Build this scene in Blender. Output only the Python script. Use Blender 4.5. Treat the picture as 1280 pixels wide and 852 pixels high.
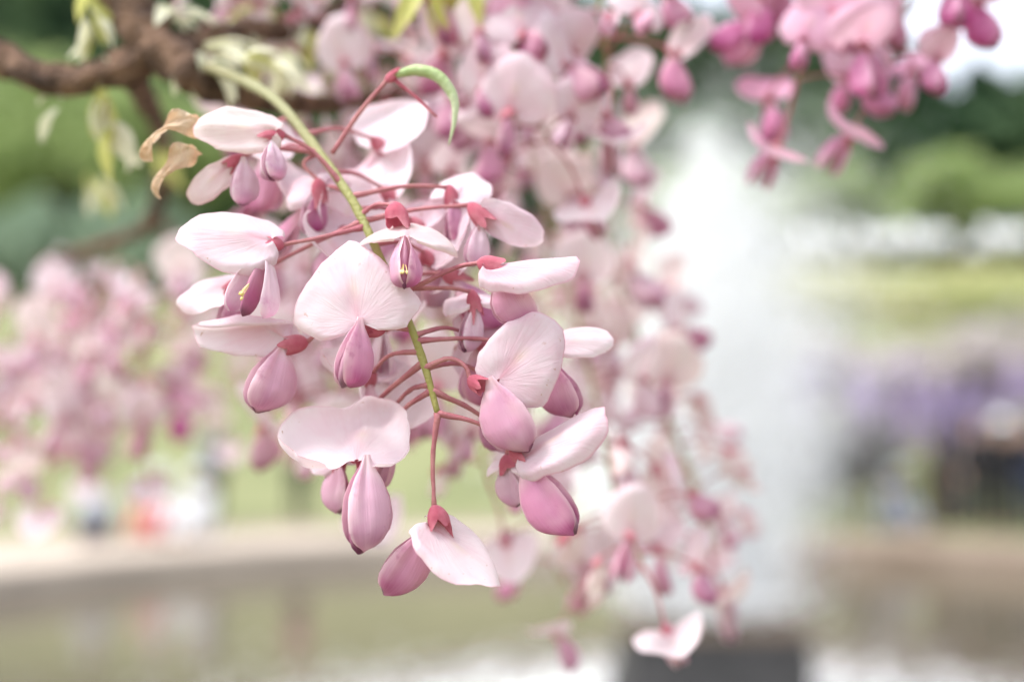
import bpy, bmesh, math, random
import numpy as np
from mathutils import Vector, Matrix, noise

random.seed(11)
R_ = random.Random(5)
sc = bpy.context.scene
col = sc.collection
for o in list(bpy.data.objects):
    bpy.data.objects.remove(o)

# ------------------------------------------------------------------ camera
F_PX = 1400.0                       # focal length in photo pixels (photo is 1280 wide)
FOCUS = 0.200
PITCH = math.radians(4.46)
CAM = Vector((0, 0, 1.6))
cam = bpy.data.cameras.new('camera')
camo = bpy.data.objects.new('camera', cam)
col.objects.link(camo)
camo.location = CAM
camo.rotation_euler = (math.radians(90) + PITCH, 0, 0)
cam.sensor_width = 36
cam.lens = 36 * F_PX / 1280
cam.clip_start = 0.01
cam.clip_end = 3000
cam.dof.use_dof = True
cam.dof.focus_distance = FOCUS
cam.dof.aperture_fstop = 5.2
cam.dof.aperture_blades = 9
sc.camera = camo
AX_R = Vector((1, 0, 0))
AX_F = Vector((0, math.cos(PITCH), math.sin(PITCH)))
AX_U = Vector((0, -math.sin(PITCH), math.cos(PITCH)))
S = FOCUS / F_PX                    # metres per photo pixel at the focus distance

# ------------------------------------------------------------------ world, sun, exposure
SUN_EL, SUN_AZ = math.radians(60), math.radians(-108)     # azimuth from +Y towards +X
w = bpy.data.worlds.new('World')
sc.world = w
w.use_nodes = True
nt = w.node_tree
bg = nt.nodes['Background']
sky = nt.nodes.new('ShaderNodeTexSky')
sky.sky_type = 'NISHITA'
sky.sun_disc = False
sky.sun_elevation = SUN_EL
sky.sun_rotation = SUN_AZ
sky.dust_density = 2
sky.air_density = 1.0
sky.ozone_density = 1.0
hs = nt.nodes.new('ShaderNodeHueSaturation')
hs.inputs['Saturation'].default_value = 0.34            # thin bright overcast
nt.links.new(sky.outputs[0], hs.inputs['Color'])
nt.links.new(hs.outputs[0], bg.inputs['Color'])
bg.inputs['Strength'].default_value = 0.15
sun = bpy.data.lights.new('sun', 'SUN')
sun.energy = 1.25
sun.angle = math.radians(14)
sun.color = (1.0, 0.98, 0.95)
suno = bpy.data.objects.new('sun', sun)
col.objects.link(suno)
sd = Vector((math.sin(SUN_AZ) * math.cos(SUN_EL), math.cos(SUN_AZ) * math.cos(SUN_EL), math.sin(SUN_EL)))
suno.rotation_euler = (-sd).to_track_quat('-Z', 'Y').to_euler()
suno.location = (0, 0, 60)
sc.view_settings.view_transform = 'Standard'
sc.view_settings.look = 'None'
sc.view_settings.exposure = 1.62
sc.view_settings.gamma = 1
sc.cycles.use_denoising = True
sc.cycles.max_bounces = 24
sc.cycles.diffuse_bounces = 24
sc.cycles.transmission_bounces = 6
sc.cycles.sample_clamp_indirect = 6
sc.cycles.caustics_reflective = False
sc.cycles.caustics_refractive = False


# ------------------------------------------------------------------ helpers
def at(px, py, d):
    """photo pixel + depth along the lens axis -> world point"""
    return CAM + AX_F * d + AX_R * ((px - 640) / F_PX * d) + AX_U * ((426 - py) / F_PX * d)


def H(px, py, dz=0.0):
    return at(px, py, FOCUS - dz * S)


def V(dx, dy, dz=0.0):
    """direction: x right, y DOWN in the photo, z towards the camera"""
    return AX_R * dx - AX_U * dy - AX_F * dz


def frame(origin, ydir, zdir):
    y = ydir.normalized()
    z = (zdir - y * zdir.dot(y)).normalized()
    x = y.cross(z)
    m = Matrix.Identity(4)
    for i in range(3):
        m[i][0], m[i][1], m[i][2], m[i][3] = x[i], y[i], z[i], origin[i]
    return m


def mesh(name, verts, faces, mats, uvs=None, smooth=True, midx=None):
    me = bpy.data.meshes.new(name)
    me.from_pydata([tuple(v) for v in verts], [], faces)
    if uvs is not None:
        ul = me.uv_layers.new(name='UVMap')
        vi = np.empty(len(me.loops), dtype=np.int32)
        me.loops.foreach_get('vertex_index', vi)
        ul.data.foreach_set('uv', np.asarray(uvs, dtype=np.float32)[vi].ravel())
    for m in (mats if isinstance(mats, (list, tuple)) else [mats]):
        me.materials.append(m)
    if midx is not None:
        me.polygons.foreach_set('material_index', np.asarray(midx, dtype=np.int32))
    if smooth:
        me.polygons.foreach_set('use_smooth', np.ones(len(me.polygons), dtype=bool))
    me.update()
    return me


def obj(name, me, parent=None, mb=None):
    o = bpy.data.objects.new(name, me)
    col.objects.link(o)
    if parent is not None:
        o.parent = parent
    if mb is not None:
        o.matrix_basis = mb
    return o


def empty(name, loc, label=None, cat=None, group=None):
    o = bpy.data.objects.new(name, None)
    o.empty_display_size = 0.05
    col.objects.link(o)
    o.location = loc
    tag(o, label, cat, group)
    return o


def tag(o, label=None, cat=None, group=None, kind=None):
    if label: o['label'] = label
    if cat: o['category'] = cat
    if group: o['group'] = group
    if kind: o['kind'] = kind
    return o


def copy_tree(o, parent=None):
    c = o.copy()
    col.objects.link(c)
    c.parent = parent
    for ch in o.children:
        copy_tree(ch, c)
    return c


def spline(pts, n):
    """Catmull-Rom through points (Vectors or tuples), n samples"""
    P = [np.array(p, dtype=float) for p in pts]
    if len(P) == 2:
        return [P[0] + (P[1] - P[0]) * t for t in np.linspace(0, 1, n)]
    P = [2 * P[0] - P[1]] + P + [2 * P[-1] - P[-2]]
    m = len(P) - 3
    out = []
    for t in np.linspace(0, m, n):
        i = min(int(t), m - 1)
        f = t - i
        a, b, c, d = P[i:i + 4]
        out.append(0.5 * ((2 * b) + (c - a) * f + (2 * a - 5 * b + 4 * c - d) * f * f + (3 * b - a - 3 * c + d) * f ** 3))
    return out


class MB:
    """collects shapes into one mesh"""
    def __init__(self):
        self.v, self.f, self.m, self.uv = [], [], [], []

    def add(self, v, f, mi=0, uv=None):
        k = len(self.v)
        self.v += [tuple(p) for p in v]
        self.f += [tuple(i + k for i in q) for q in f]
        self.m += [mi] * len(f)
        self.uv += uv if uv is not None else [(0, 0)] * len(v)

    def tube(self, pts, radii, seg=8, mi=0, cap=True, wob=0.0):
        pts = [Vector(p) for p in pts]
        n = len(pts)
        t0 = (pts[1] - pts[0]).normalized()
        ref = Vector((0, 0, 1)) if abs(t0.z) < .9 else Vector((1, 0, 0))
        nx = t0.cross(ref).normalized()
        v, f, uv = [], [], []
        for i, p in enumerate(pts):
            t = (pts[min(i + 1, n - 1)] - pts[max(i - 1, 0)]).normalized()
            nx = (nx - t * nx.dot(t)).normalized()
            ny = t.cross(nx)
            r = radii[i] if hasattr(radii, '__len__') else radii
            for k in range(seg):
                a = 2 * math.pi * k / seg
                rr = r
                if wob:
                    rr *= 1 + wob * noise.noise((p * (.8 / max(r, 1e-6))) + Vector((math.cos(a), math.sin(a), 0)) * 1.3)
                v.append(p + (nx * math.cos(a) + ny * math.sin(a)) * rr)
                uv.append((k / seg, i / (n - 1)))
        for i in range(n - 1):
            for k in range(seg):
                f.append((i * seg + k, i * seg + (k + 1) % seg, (i + 1) * seg + (k + 1) % seg, (i + 1) * seg + k))
        if cap:
            f.append(tuple(range(seg - 1, -1, -1)))
            f.append(tuple((n - 1) * seg + k for k in range(seg)))
        self.add(v, f, mi, uv)

    def box(self, c, s, mi=0, rz=0.0, taper=1.0):
        cx, cy, cz = c
        v = []
        for z in (-.5, .5):
            tp = taper if z > 0 else 1
            for x, y in ((-.5, -.5), (.5, -.5), (.5, .5), (-.5, .5)):
                X, Y = x * s[0] * tp, y * s[1] * tp
                v.append((cx + X * math.cos(rz) - Y * math.sin(rz), cy + X * math.sin(rz) + Y * math.cos(rz), cz + z * s[2]))
        self.add(v, [(0, 3, 2, 1), (4, 5, 6, 7), (0, 1, 5, 4), (1, 2, 6, 5), (2, 3, 7, 6), (3, 0, 4, 7)], mi)

    def mesh(self, name, mats, smooth=True, uv=False):
        return mesh(name, self.v, self.f, mats, self.uv if uv else None, smooth, self.m)


def leaf_cloud(pts, size, seed=0, up=0.5, aspect=1.6):
    """many small bent leaf faces (two quads each) at pts"""
    rg = np.random.default_rng(seed)
    pts = np.asarray(pts, dtype=float)
    n = len(pts)
    d = rg.normal(size=(n, 3)); d[:, 2] -= .2
    d /= np.linalg.norm(d, axis=1)[:, None]
    e = rg.normal(size=(n, 3)); e[:, 2] += up
    s = np.cross(d, e); s /= (np.linalg.norm(s, axis=1)[:, None] + 1e-9)
    nn = np.cross(d, s)
    sz = size * rg.uniform(.6, 1.35, n)[:, None]
    L = d * sz * aspect * .5
    W = s * sz * .5
    v = np.stack([pts - L, pts + W + nn * sz * .12, pts + L, pts - W + nn * sz * .12], 1).reshape(-1, 3)
    f = np.arange(n * 4).reshape(-1, 4)
    return v.tolist(), f.tolist()


# ------------------------------------------------------------------ materials
def new_mat(name):
    m = bpy.data.materials.new(name)
    m.use_nodes = True
    t = m.node_tree
    return m, t, t.nodes['Principled BSDF'], t.nodes['Material Output']


def N(t, kind, **kw):
    n = t.nodes.new(kind)
    for k, v in kw.items():
        if k in n.inputs:
            n.inputs[k].default_value = v
        else:
            setattr(n, k, v)
    return n


def ramp(t, fac, stops, interp='EASE'):
    r = t.nodes.new('ShaderNodeValToRGB')
    r.color_ramp.interpolation = interp
    el = r.color_ramp.elements
    while len(el) < len(stops):
        el.new(0.5)
    for e, (p, c) in zip(el, stops):
        e.position = p
        e.color = (*c, 1)
    t.links.new(fac, r.inputs[0])
    return r.outputs[0]


def mix(t, fac, a, b, mode='MIX'):
    n = t.nodes.new('ShaderNodeMix')
    n.data_type = 'RGBA'
    n.blend_type = mode
    for sock, val in ((n.inputs[0], fac), (n.inputs[6], a), (n.inputs[7], b)):
        if isinstance(val, (int, float)):
            sock.default_value = val
        elif isinstance(val, tuple):
            sock.default_value = (*val, 1)
        else:
            t.links.new(val, sock)
    return n.outputs[2]


def math_n(t, op, a, b=0.0):
    n = t.nodes.new('ShaderNodeMath')
    n.operation = op
    for s, v in ((n.inputs[0], a), (n.inputs[1], b)):
        if isinstance(v, (int, float)):
            s.default_value = v
        else:
            t.links.new(v, s)
    return n.outputs[0]


def plain(name, c, c2=None, scale=4.0, rough=.7, spec=.3, bump=0.0, bscale=None, coords='Object', detail=5, translucent=0.0):
    m, t, b, out = new_mat(name)
    tc = N(t, 'ShaderNodeTexCoord')
    c2 = c2 or tuple(x * .8 for x in c)
    no = N(t, 'ShaderNodeTexNoise', Scale=scale, Detail=detail, Roughness=.6)
    t.links.new(tc.outputs[coords], no.inputs['Vector'])
    cc = ramp(t, no.outputs['Fac'], [(.32, c2), (.68, c)])
    t.links.new(cc, b.inputs['Base Color'])
    b.inputs['Roughness'].default_value = rough
    b.inputs['Specular IOR Level'].default_value = spec
    if bump:
        n2 = N(t, 'ShaderNodeTexNoise', Scale=bscale or scale * 5, Detail=6)
        t.links.new(tc.outputs[coords], n2.inputs['Vector'])
        bm = N(t, 'ShaderNodeBump', Strength=bump, Distance=.02)
        t.links.new(n2.outputs['Fac'], bm.inputs['Height'])
        t.links.new(bm.outputs[0], b.inputs['Normal'])
    if translucent:
        tr = N(t, 'ShaderNodeBsdfTranslucent')
        t.links.new(cc, tr.inputs['Color'])
        ms = N(t, 'ShaderNodeMixShader', Fac=translucent)
        t.links.new(b.outputs[0], ms.inputs[1])
        t.links.new(tr.outputs[0], ms.inputs[2])
        t.links.new(ms.outputs[0], out.inputs['Surface'])
    return m


def petal_finish(t, b, out, colr, trans, rough=.5, vein=None):
    """petal = soft sheen + light passing through; small per-petal colour variation"""
    oi = N(t, 'ShaderNodeObjectInfo')
    hsv = N(t, 'ShaderNodeHueSaturation')
    t.links.new(colr, hsv.inputs['Color'])
    mr = N(t, 'ShaderNodeMapRange')
    mr.inputs['To Min'].default_value = .88
    mr.inputs['To Max'].default_value = 1.06
    t.links.new(oi.outputs['Random'], mr.inputs['Value'])
    t.links.new(mr.outputs[0], hsv.inputs['Value'])
    mr2 = N(t, 'ShaderNodeMapRange')
    mr2.inputs['To Min'].default_value = 1.25
    mr2.inputs['To Max'].default_value = .8
    t.links.new(oi.outputs['Random'], mr2.inputs['Value'])
    t.links.new(mr2.outputs[0], hsv.inputs['Saturation'])
    c = hsv.outputs[0]
    t.links.new(c, b.inputs['Base Color'])
    b.inputs['Roughness'].default_value = rough
    b.inputs['Specular IOR Level'].default_value = .25
    b.inputs['Sheen Weight'].default_value = .08
    tr = N(t, 'ShaderNodeBsdfTranslucent')
    t.links.new(c, tr.inputs['Color'])
    if vein is not None:
        bm = N(t, 'ShaderNodeBump', Strength=.35, Distance=.0004)
        t.links.new(vein, bm.inputs['Height'])
        t.links.new(bm.outputs[0], b.inputs['Normal'])
        t.links.new(bm.outputs[0], tr.inputs['Normal'])
    ms = N(t, 'ShaderNodeMixShader', Fac=trans)
    t.links.new(b.outputs[0], ms.inputs[1])
    t.links.new(tr.outputs[0], ms.inputs[2])
    t.links.new(ms.outputs[0], out.inputs['Surface'])


def petal_uv(t):
    uv = N(t, 'ShaderNodeUVMap')
    sep = N(t, 'ShaderNodeSeparateXYZ')
    t.links.new(uv.outputs[0], sep.inputs[0])
    return uv, sep.outputs[0], sep.outputs[1]


def banner_mat(name, pale, mid, throat, edge):
    m, t, b, out = new_mat(name)
    uv, u, v = petal_uv(t)
    # u: across the fan 0..1, v: from claw 0 to rim 1
    cen = math_n(t, 'ABSOLUTE', math_n(t, 'SUBTRACT', u, .5))
    rimc = tuple(x * k for x, k in zip(mid, (.92, .62, .70)))
    body = ramp(t, v, [(0, mid), (.38, pale), (.90, pale), (.965, edge), (1, rimc)])
    # pink flush and yellow-green eye along the midrib near the claw
    mid_f = math_n(t, 'MULTIPLY', math_n(t, 'SUBTRACT', 1, math_n(t, 'MINIMUM', math_n(t, 'MULTIPLY', cen, 6.5), 1)),
                   math_n(t, 'SUBTRACT', 1, math_n(t, 'MINIMUM', math_n(t, 'MULTIPLY', v, 1.9), 1)))
    c = mix(t, mid_f, body, throat)
    eye = math_n(t, 'MULTIPLY', math_n(t, 'SUBTRACT', 1, math_n(t, 'MINIMUM', math_n(t, 'MULTIPLY', cen, 14), 1)),
                 math_n(t, 'SUBTRACT', 1, math_n(t, 'MINIMUM', math_n(t, 'MULTIPLY', math_n(t, 'ABSOLUTE', math_n(t, 'SUBTRACT', v, .36)), 5.5), 1)))
    c = mix(t, math_n(t, 'MULTIPLY', eye, .8), c, (.72, .60, .34))
    # veins fan out from the claw
    mp = N(t, 'ShaderNodeMapping')
    mp.inputs['Scale'].default_value = (46, 3.2, 1)
    t.links.new(uv.outputs[0], mp.inputs['Vector'])
    vn = N(t, 'ShaderNodeTexNoise', Scale=1.0, Detail=3, Distortion=.5)
    t.links.new(mp.outputs[0], vn.inputs['Vector'])
    c = mix(t, .48, c, mix(t, vn.outputs['Fac'], tuple(x * k for x, k in zip(mid, (.90, .74, .80))), pale), 'MIX')
    tc = N(t, 'ShaderNodeTexCoord')
    sp = N(t, 'ShaderNodeTexNoise', Scale=130, Detail=4)
    t.links.new(tc.outputs['Object'], sp.inputs['Vector'])
    c = mix(t, .34, c, ramp(t, sp.outputs['Fac'], [(.36, tuple(x * k for x, k in zip(mid, (.96, .84, .88)))), (.6, pale)]))
    sk = N(t, 'ShaderNodeTexNoise', Scale=520, Detail=3, Roughness=.7)
    t.links.new(tc.outputs['Object'], sk.inputs['Vector'])
    skf = ramp(t, sk.outputs['Fac'], [(.655, (0, 0, 0)), (.70, (1, 1, 1))])
    edgef = ramp(t, v, [(.55, (.12, .12, .12)), (1.0, (.9, .9, .9))])
    c = mix(t, math_n(t, 'MULTIPLY', skf, edgef), c, (.52, .30, .22))
    petal_finish(t, b, out, c, .42, .55, vn.outputs['Fac'])
    return m


def wing_mat(name, base, mid, tip):
    m, t, b, out = new_mat(name)
    uv, u, v = petal_uv(t)
    tilt = math_n(t, 'ADD', v, math_n(t, 'MULTIPLY', math_n(t, 'SUBTRACT', u, .5), .22))
    c = ramp(t, tilt, [(.05, base), (.34, mid), (.60, tuple(.8 * a_ + .2 * b_ for a_, b_ in zip(mid, tip))), (.95, tip)])
    tcw = N(t, 'ShaderNodeTexCoord')
    bl = N(t, 'ShaderNodeTexNoise', Scale=110, Detail=2)
    t.links.new(tcw.outputs['Object'], bl.inputs['Vector'])
    c = mix(t, math_n(t, 'MULTIPLY', ramp(t, bl.outputs['Fac'], [(.45, (0, 0, 0)), (.7, (1, 1, 1))]), .5), c, base)
    mp = N(t, 'ShaderNodeMapping')
    mp.inputs['Scale'].default_value = (26, 2.2, 1)
    t.links.new(uv.outputs[0], mp.inputs['Vector'])
    vn = N(t, 'ShaderNodeTexNoise', Scale=1.0, Detail=4, Distortion=.6)
    t.links.new(mp.outputs[0], vn.inputs['Vector'])
    c = mix(t, .4, c, mix(t, vn.outputs['Fac'], mid, c))
    # pale rim of each wing
    rim = math_n(t, 'SUBTRACT', math_n(t, 'MULTIPLY', math_n(t, 'ABSOLUTE', math_n(t, 'SUBTRACT', u, .5)), 12), 5.1)
    rim = math_n(t, 'MULTIPLY', math_n(t, 'MAXIMUM', rim, 0), .6)
    c = mix(t, rim, c, base)
    sk = N(t, 'ShaderNodeTexNoise', Scale=260, Detail=4, Roughness=.65)
    t.links.new(tcw.outputs['Object'], sk.inputs['Vector'])
    skf = ramp(t, sk.outputs['Fac'], [(.56, (0, 0, 0)), (.72, (1, 1, 1))])
    c = mix(t, math_n(t, 'MULTIPLY', skf, math_n(t, 'MULTIPLY', v, .75)), c, tip)
    petal_finish(t, b, out, c, .36, .45, vn.outputs['Fac'])
    return m


M = {}
M['banner'] = banner_mat('petal_blush', (.84, .745, .785), (.82, .62, .69), (.66, .21, .28), (.88, .82, .85))
M['banner_old'] = banner_mat('petal_cream', (.87, .79, .77), (.84, .68, .69), (.66, .26, .32), (.76, .62, .48))
M['banner_deep'] = banner_mat('petal_rose', (.85, .59, .73), (.78, .42, .60), (.54, .09, .22), (.87, .68, .78))
M['wing'] = wing_mat('petal_mauve', (.87, .66, .69), (.755, .405, .555), (.38, .075, .20))
M['wing_pale'] = wing_mat('petal_pale_mauve', (.89, .79, .81), (.83, .63, .71), (.60, .26, .43))
M['wing_deep'] = wing_mat('petal_magenta', (.84, .56, .69), (.72, .27, .49), (.44, .05, .22))
M['keel'] = wing_mat('keel_plum', (.72, .45, .52), (.60, .26, .40), (.10, .02, .06))
M['wilted'] = plain('wilted_petal', (.70, .46, .28), (.78, .62, .46), scale=160, rough=.8, bump=.5, bscale=500, translucent=.3)
M['calyx'] = plain('calyx_red', (.47, .105, .155), (.66, .30, .34), scale=120, rough=.75, spec=.15, bump=.12, bscale=2600, translucent=.3)
M['pedicel'] = plain('pedicel_red', (.33, .095, .12), (.43, .18, .18), scale=180, rough=.6, bump=.2, bscale=1500)
M['rachis'] = plain('rachis_green', (.23, .21, .055), (.30, .30, .12), scale=160, rough=.55, bump=.25, bscale=1200)
t = M['rachis'].node_tree
_, _, rv = petal_uv(t)
woody = ramp(t, rv, [(.0, (.17, .12, .08)), (.22, (.25, .24, .14)), (.55, (.27, .26, .09)), (1, (.27, .22, .055))])
pb = t.nodes['Principled BSDF']
old = pb.inputs['Base Color'].links[0].from_socket
t.links.new(mix(t, .65, old, woody), pb.inputs['Base Color'])
M['bark'] = plain('bark_brown', (.40, .24, .16), (.075, .043, .03), scale=130, rough=.9, bump=.9, bscale=420)
M['young_leaf'] = plain('young_leaf', (.50, .52, .14), (.62, .60, .22), scale=120, rough=.5, translucent=.45)
M['pale_bract'] = plain('pale_bract', (.66, .66, .45), (.74, .72, .55), scale=120, rough=.6, translucent=.35)
M['pod'] = plain('pod_green', (.32, .40, .17), (.55, .58, .40), scale=90, rough=.5, bump=.2, bscale=900)
M['stamen'] = plain('stamen_yellow', (.72, .52, .16), (.80, .66, .34), scale=300, rough=.6)
M['lawn'] = plain('lawn', (.235, .24, .125), (.16, .175, .085), scale=.35, rough=.9, spec=.1, bump=.5, bscale=14)
M['paving'] = plain('sandstone_paving', (.47, .395, .325), (.40, .335, .275), scale=1.2, rough=.85, bump=.3, bscale=30)
M['soil'] = plain('brown_soil', (.25, .195, .15), (.18, .135, .10), scale=1.5, rough=.95, bump=.6, bscale=25)
M['pond_bed'] = plain('pond_bed', (.16, .13, .08), scale=1, rough=.9)
M['stone_dark'] = plain('dark_stone', (.05, .047, .046), (.03, .029, .028), scale=6, rough=.6, bump=.4, bscale=60)
M['stone_top'] = plain('wet_brown_stone', (.17, .12, .085), (.10, .075, .055), scale=9, rough=.4, bump=.4, bscale=60)
M['metal'] = plain('dull_metal', (.3, .3, .3), scale=20, rough=.4)
M['spray'] = plain('water_spray', (.985, .985, .985), (.975, .98, .98), scale=3, rough=.5, spec=.5)
M['foliage_dark'] = plain('foliage_dark', (.035, .075, .03), (.018, .042, .022), scale=.12, rough=.8, spec=.15, translucent=.2)
M['foliage_mid'] = plain('foliage_mid', (.10, .15, .065), (.06, .105, .05), scale=.12, rough=.8, spec=.15, translucent=.25)
M['foliage_lime'] = plain('foliage_lime', (.42, .50, .22), (.30, .39, .15), scale=.6, rough=.7, spec=.2, translucent=.5)
M['foliage_teal'] = plain('foliage_teal', (.36, .45, .33), (.28, .37, .26), scale=.5, rough=.8, spec=.2, translucent=.25)
M['foliage_grey'] = plain('foliage_grey', (.42, .41, .42), (.33, .33, .32), scale=.6, rough=.8, spec=.2, translucent=.2)  # pergola shade and mist put into the leaf colour
M['trunk'] = plain('trunk_bark', (.12, .09, .07), (.06, .045, .035), scale=8, rough=.95, bump=.8, bscale=30)
M['yellow_bloom'] = plain('yellow_bloom', (.56, .53, .27), (.40, .43, .20), scale=.5, rough=.8, translucent=.3)
M['lilac'] = plain('lilac_bloom', (.76, .66, .87), (.66, .54, .80), scale=2.5, rough=.8, translucent=.35)
M['lilac_pale'] = plain('lilac_pale_bloom', (.52, .45, .50), (.48, .45, .36), scale=1.0, rough=.8, translucent=.35)
M['timber'] = plain('dark_timber', (.11, .085, .07), (.06, .05, .045), scale=12, rough=.85, bump=.4, bscale=60)
M['skin'] = plain('skin', (.56, .36, .27), (.50, .30, .22), scale=15, rough=.55)
M['hair'] = plain('black_hair', (.025, .02, .018), (.012, .01, .01), scale=60, rough=.5)
M['white_cloth'] = plain('white_cloth', (.78, .78, .79), (.68, .69, .71), scale=10, rough=.9, bump=.2)
M['navy_cloth'] = plain('navy_cloth', (.03, .04, .085), (.018, .025, .06), scale=10, rough=.9)
M['red_cloth'] = plain('coral_cloth', (.68, .17, .17), (.6, .12, .13), scale=10, rough=.9)
M['pink_cloth'] = plain('pink_cloth', (.6, .2, .36), (.5, .15, .3), scale=10, rough=.9)
M['grey_cloth'] = plain('grey_cloth', (.22, .24, .29), (.16, .17, .21), scale=10, rough=.9)
M['black_cloth'] = plain('black_cloth', (.02, .02, .022), (.012, .012, .014), scale=10, rough=.9)
M['shoe'] = plain('dark_shoe', (.03, .028, .027), scale=20, rough=.6)
M['car_paint'] = plain('white_car_paint', (.80, .81, .82), (.78, .79, .80), scale=1, rough=.25, spec=.5)
M['glass_dark'] = plain('car_glass', (.03, .035, .04), scale=1, rough=.08, spec=.6)
M['tyre'] = plain('tyre', (.02, .02, .02), scale=20, rough=.9)
M['rim'] = plain('wheel_rim', (.45, .45, .46), scale=5, rough=.35)
M['lamp'] = plain('lamp_lens', (.7, .5, .4), scale=5, rough=.2)

# water: murky, reflecting, livelier near the fountain
FX, FY = 1.28, 7.4
m, t, b, out = new_mat('pond_water')
b.inputs['Base Color'].default_value = (.105, .088, .062, 1)
b.inputs['Roughness'].default_value = .06
b.inputs['IOR'].default_value = 1.33
tc = N(t, 'ShaderNodeTexCoord')
n1 = N(t, 'ShaderNodeTexNoise', Scale=3.0, Detail=4)
n2 = N(t, 'ShaderNodeTexNoise', Scale=9.0, Detail=5)
for n_ in (n1, n2):
    t.links.new(tc.outputs['Object'], n_.inputs['Vector'])
ln = N(t, 'ShaderNodeVectorMath', operation='DISTANCE')
ln.inputs[1].default_value = (FX, FY, 0)
t.links.new(tc.outputs['Object'], ln.inputs[0])
near = N(t, 'ShaderNodeMapRange')
near.inputs['From Min'].default_value = 1.0
near.inputs['From Max'].default_value = 3.2
near.inputs['To Min'].default_value = 1.0
near.inputs['To Max'].default_value = 0.0
t.links.new(ln.outputs['Value'], near.inputs['Value'])
hgt = math_n(t, 'ADD', math_n(t, 'MULTIPLY', n1.outputs['Fac'], .014),
             math_n(t, 'MULTIPLY', math_n(t, 'MULTIPLY', n2.outputs['Fac'], near.outputs[0]), .22))
bm_ = N(t, 'ShaderNodeBump', Strength=.8, Distance=1.0)
t.links.new(hgt, bm_.inputs['Height'])
t.links.new(bm_.outputs[0], b.inputs['Normal'])
M['water'] = m

# ------------------------------------------------------------------ ground, pond, paths
PC, PRX, PRY = (1.3, 8.3), 8.2, 8.05


def pond(a, s=1.0):
    k = s * (1 + .012 * math.sin(3 * a + 1) + .008 * math.sin(7 * a))
    return PC[0] + PRX * k * math.cos(a), PC[1] + PRY * k * math.sin(a)


def smooth01(x, a, b):
    x = min(max((x - a) / (b - a), 0), 1)
    return x * x * (3 - 2 * x)


def height(x, y):
    z = 6.0 * smooth01(y, 23, 38) + 2.8 * smooth01(y, 36, 50)
    crest = 43 - 11 * smooth01(x / max(y, 1), .10, .46)
    crest += 10 * smooth01(-x / max(y, 1), -.1, .3)
    z += crest * smooth01(y, 62, 165)
    if y > 22:
        z += .5 * noise.noise(Vector((x * .05, y * .05, 0))) * smooth01(y, 22, 40)
    return z


NA = 120
rad = [1.06, 1.1, 1.2, 1.35, 1.5, 1.7, 1.9, 2.1, 2.4, 2.7, 3.1, 3.6, 4.2, 5, 6, 7, 8.5, 10, 12, 14, 17, 20, 25, 32, 45, 70, 110, 170]
v, f = [], []
for s_ in rad:
    for i in range(NA):
        x, y = pond(2 * math.pi * i / NA, s_)
        v.append((x, y, height(x, y)))
for j in range(len(rad) - 1):
    for i in range(NA):
        k = (i + 1) % NA
        f.append((j * NA + i, (j + 1) * NA + i, (j + 1) * NA + k, j * NA + k))
tag(obj('ground', mesh('ground', v, f, M['lawn'])), kind='structure')


def ring(name, a0, a1, outer, mat, z, n=80, inner=1.0, skirt=-.8):
    v, f = [], []
    closed = abs(a1 - a0 - 2 * math.pi) < 1e-6
    for i in range(n + 1):
        a = a0 + (a1 - a0) * i / n
        x0, y0 = pond(a, inner)
        x1, y1 = outer(a)
        xm, ym = (x0 + x1) / 2, (y0 + y1) / 2
        v += [(x0, y0, skirt), (x0, y0, z - .02), (x0 + (x1 - x0) * .01, y0 + (y1 - y0) * .01, z), (xm, ym, z), (x1, y1, z), (x1, y1, -.2)]
    for i in range(n):
        for q in range(5):
            p = i * 6 + q
            f.append((p, p + 1, p + 7, p + 6))
    return tag(obj(name, mesh(name, v, f, mat, smooth=False)), kind='structure')


def path_outer(a):
    return .1 + 11.2 * math.cos(a), 8.5 + 8.7 * math.sin(a) + .5 * max(math.sin(a), 0)


A_SPLIT = math.radians(72)
ring('path', A_SPLIT, math.radians(360 + 20), path_outer, M['paving'], .03, 110)


def soil_outer(a):
    return 1.3 + 10.2 * math.cos(a), 8.3 + 9.5 * math.sin(a)


ring('soil_bed', math.radians(20), A_SPLIT, soil_outer, M['soil'], .02, 40)


def border_in(a):
    x, y = path_outer(a)
    return x, y


# strip of bare soil behind the paving
v, f = [], []
for i in range(61):
    a = math.radians(74) + math.radians(100) * i / 60
    x, y = path_outer(a)
    wd = 1.3 + .3 * math.sin(i * .7)
    dx, dy = math.cos(a), math.sin(a)
    v += [(x + dx * .01, y + dy * .01, .012), (x + dx * wd, y + dy * wd, .012)]
for i in range(60):
    f.append((2 * i, 2 * i + 1, 2 * i + 3, 2 * i + 2))
tag(obj('soil_strip', mesh('soil_strip', v, f, M['soil'], smooth=False)), kind='structure')

v = [(PC[0], PC[1], -.3)] + [(*pond(2 * math.pi * i / 160, 1.001), -.3) for i in range(160)]
f = [(0, 1 + i, 1 + (i + 1) % 160) for i in range(160)]
tag(obj('water', mesh('water', v, f, M['water'])), kind='structure')
v = [(x, y, -.78) for x, y, z in v]
tag(obj('pond_bed', mesh('pond_bed', v, f, M['pond_bed'])), kind='structure')

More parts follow.
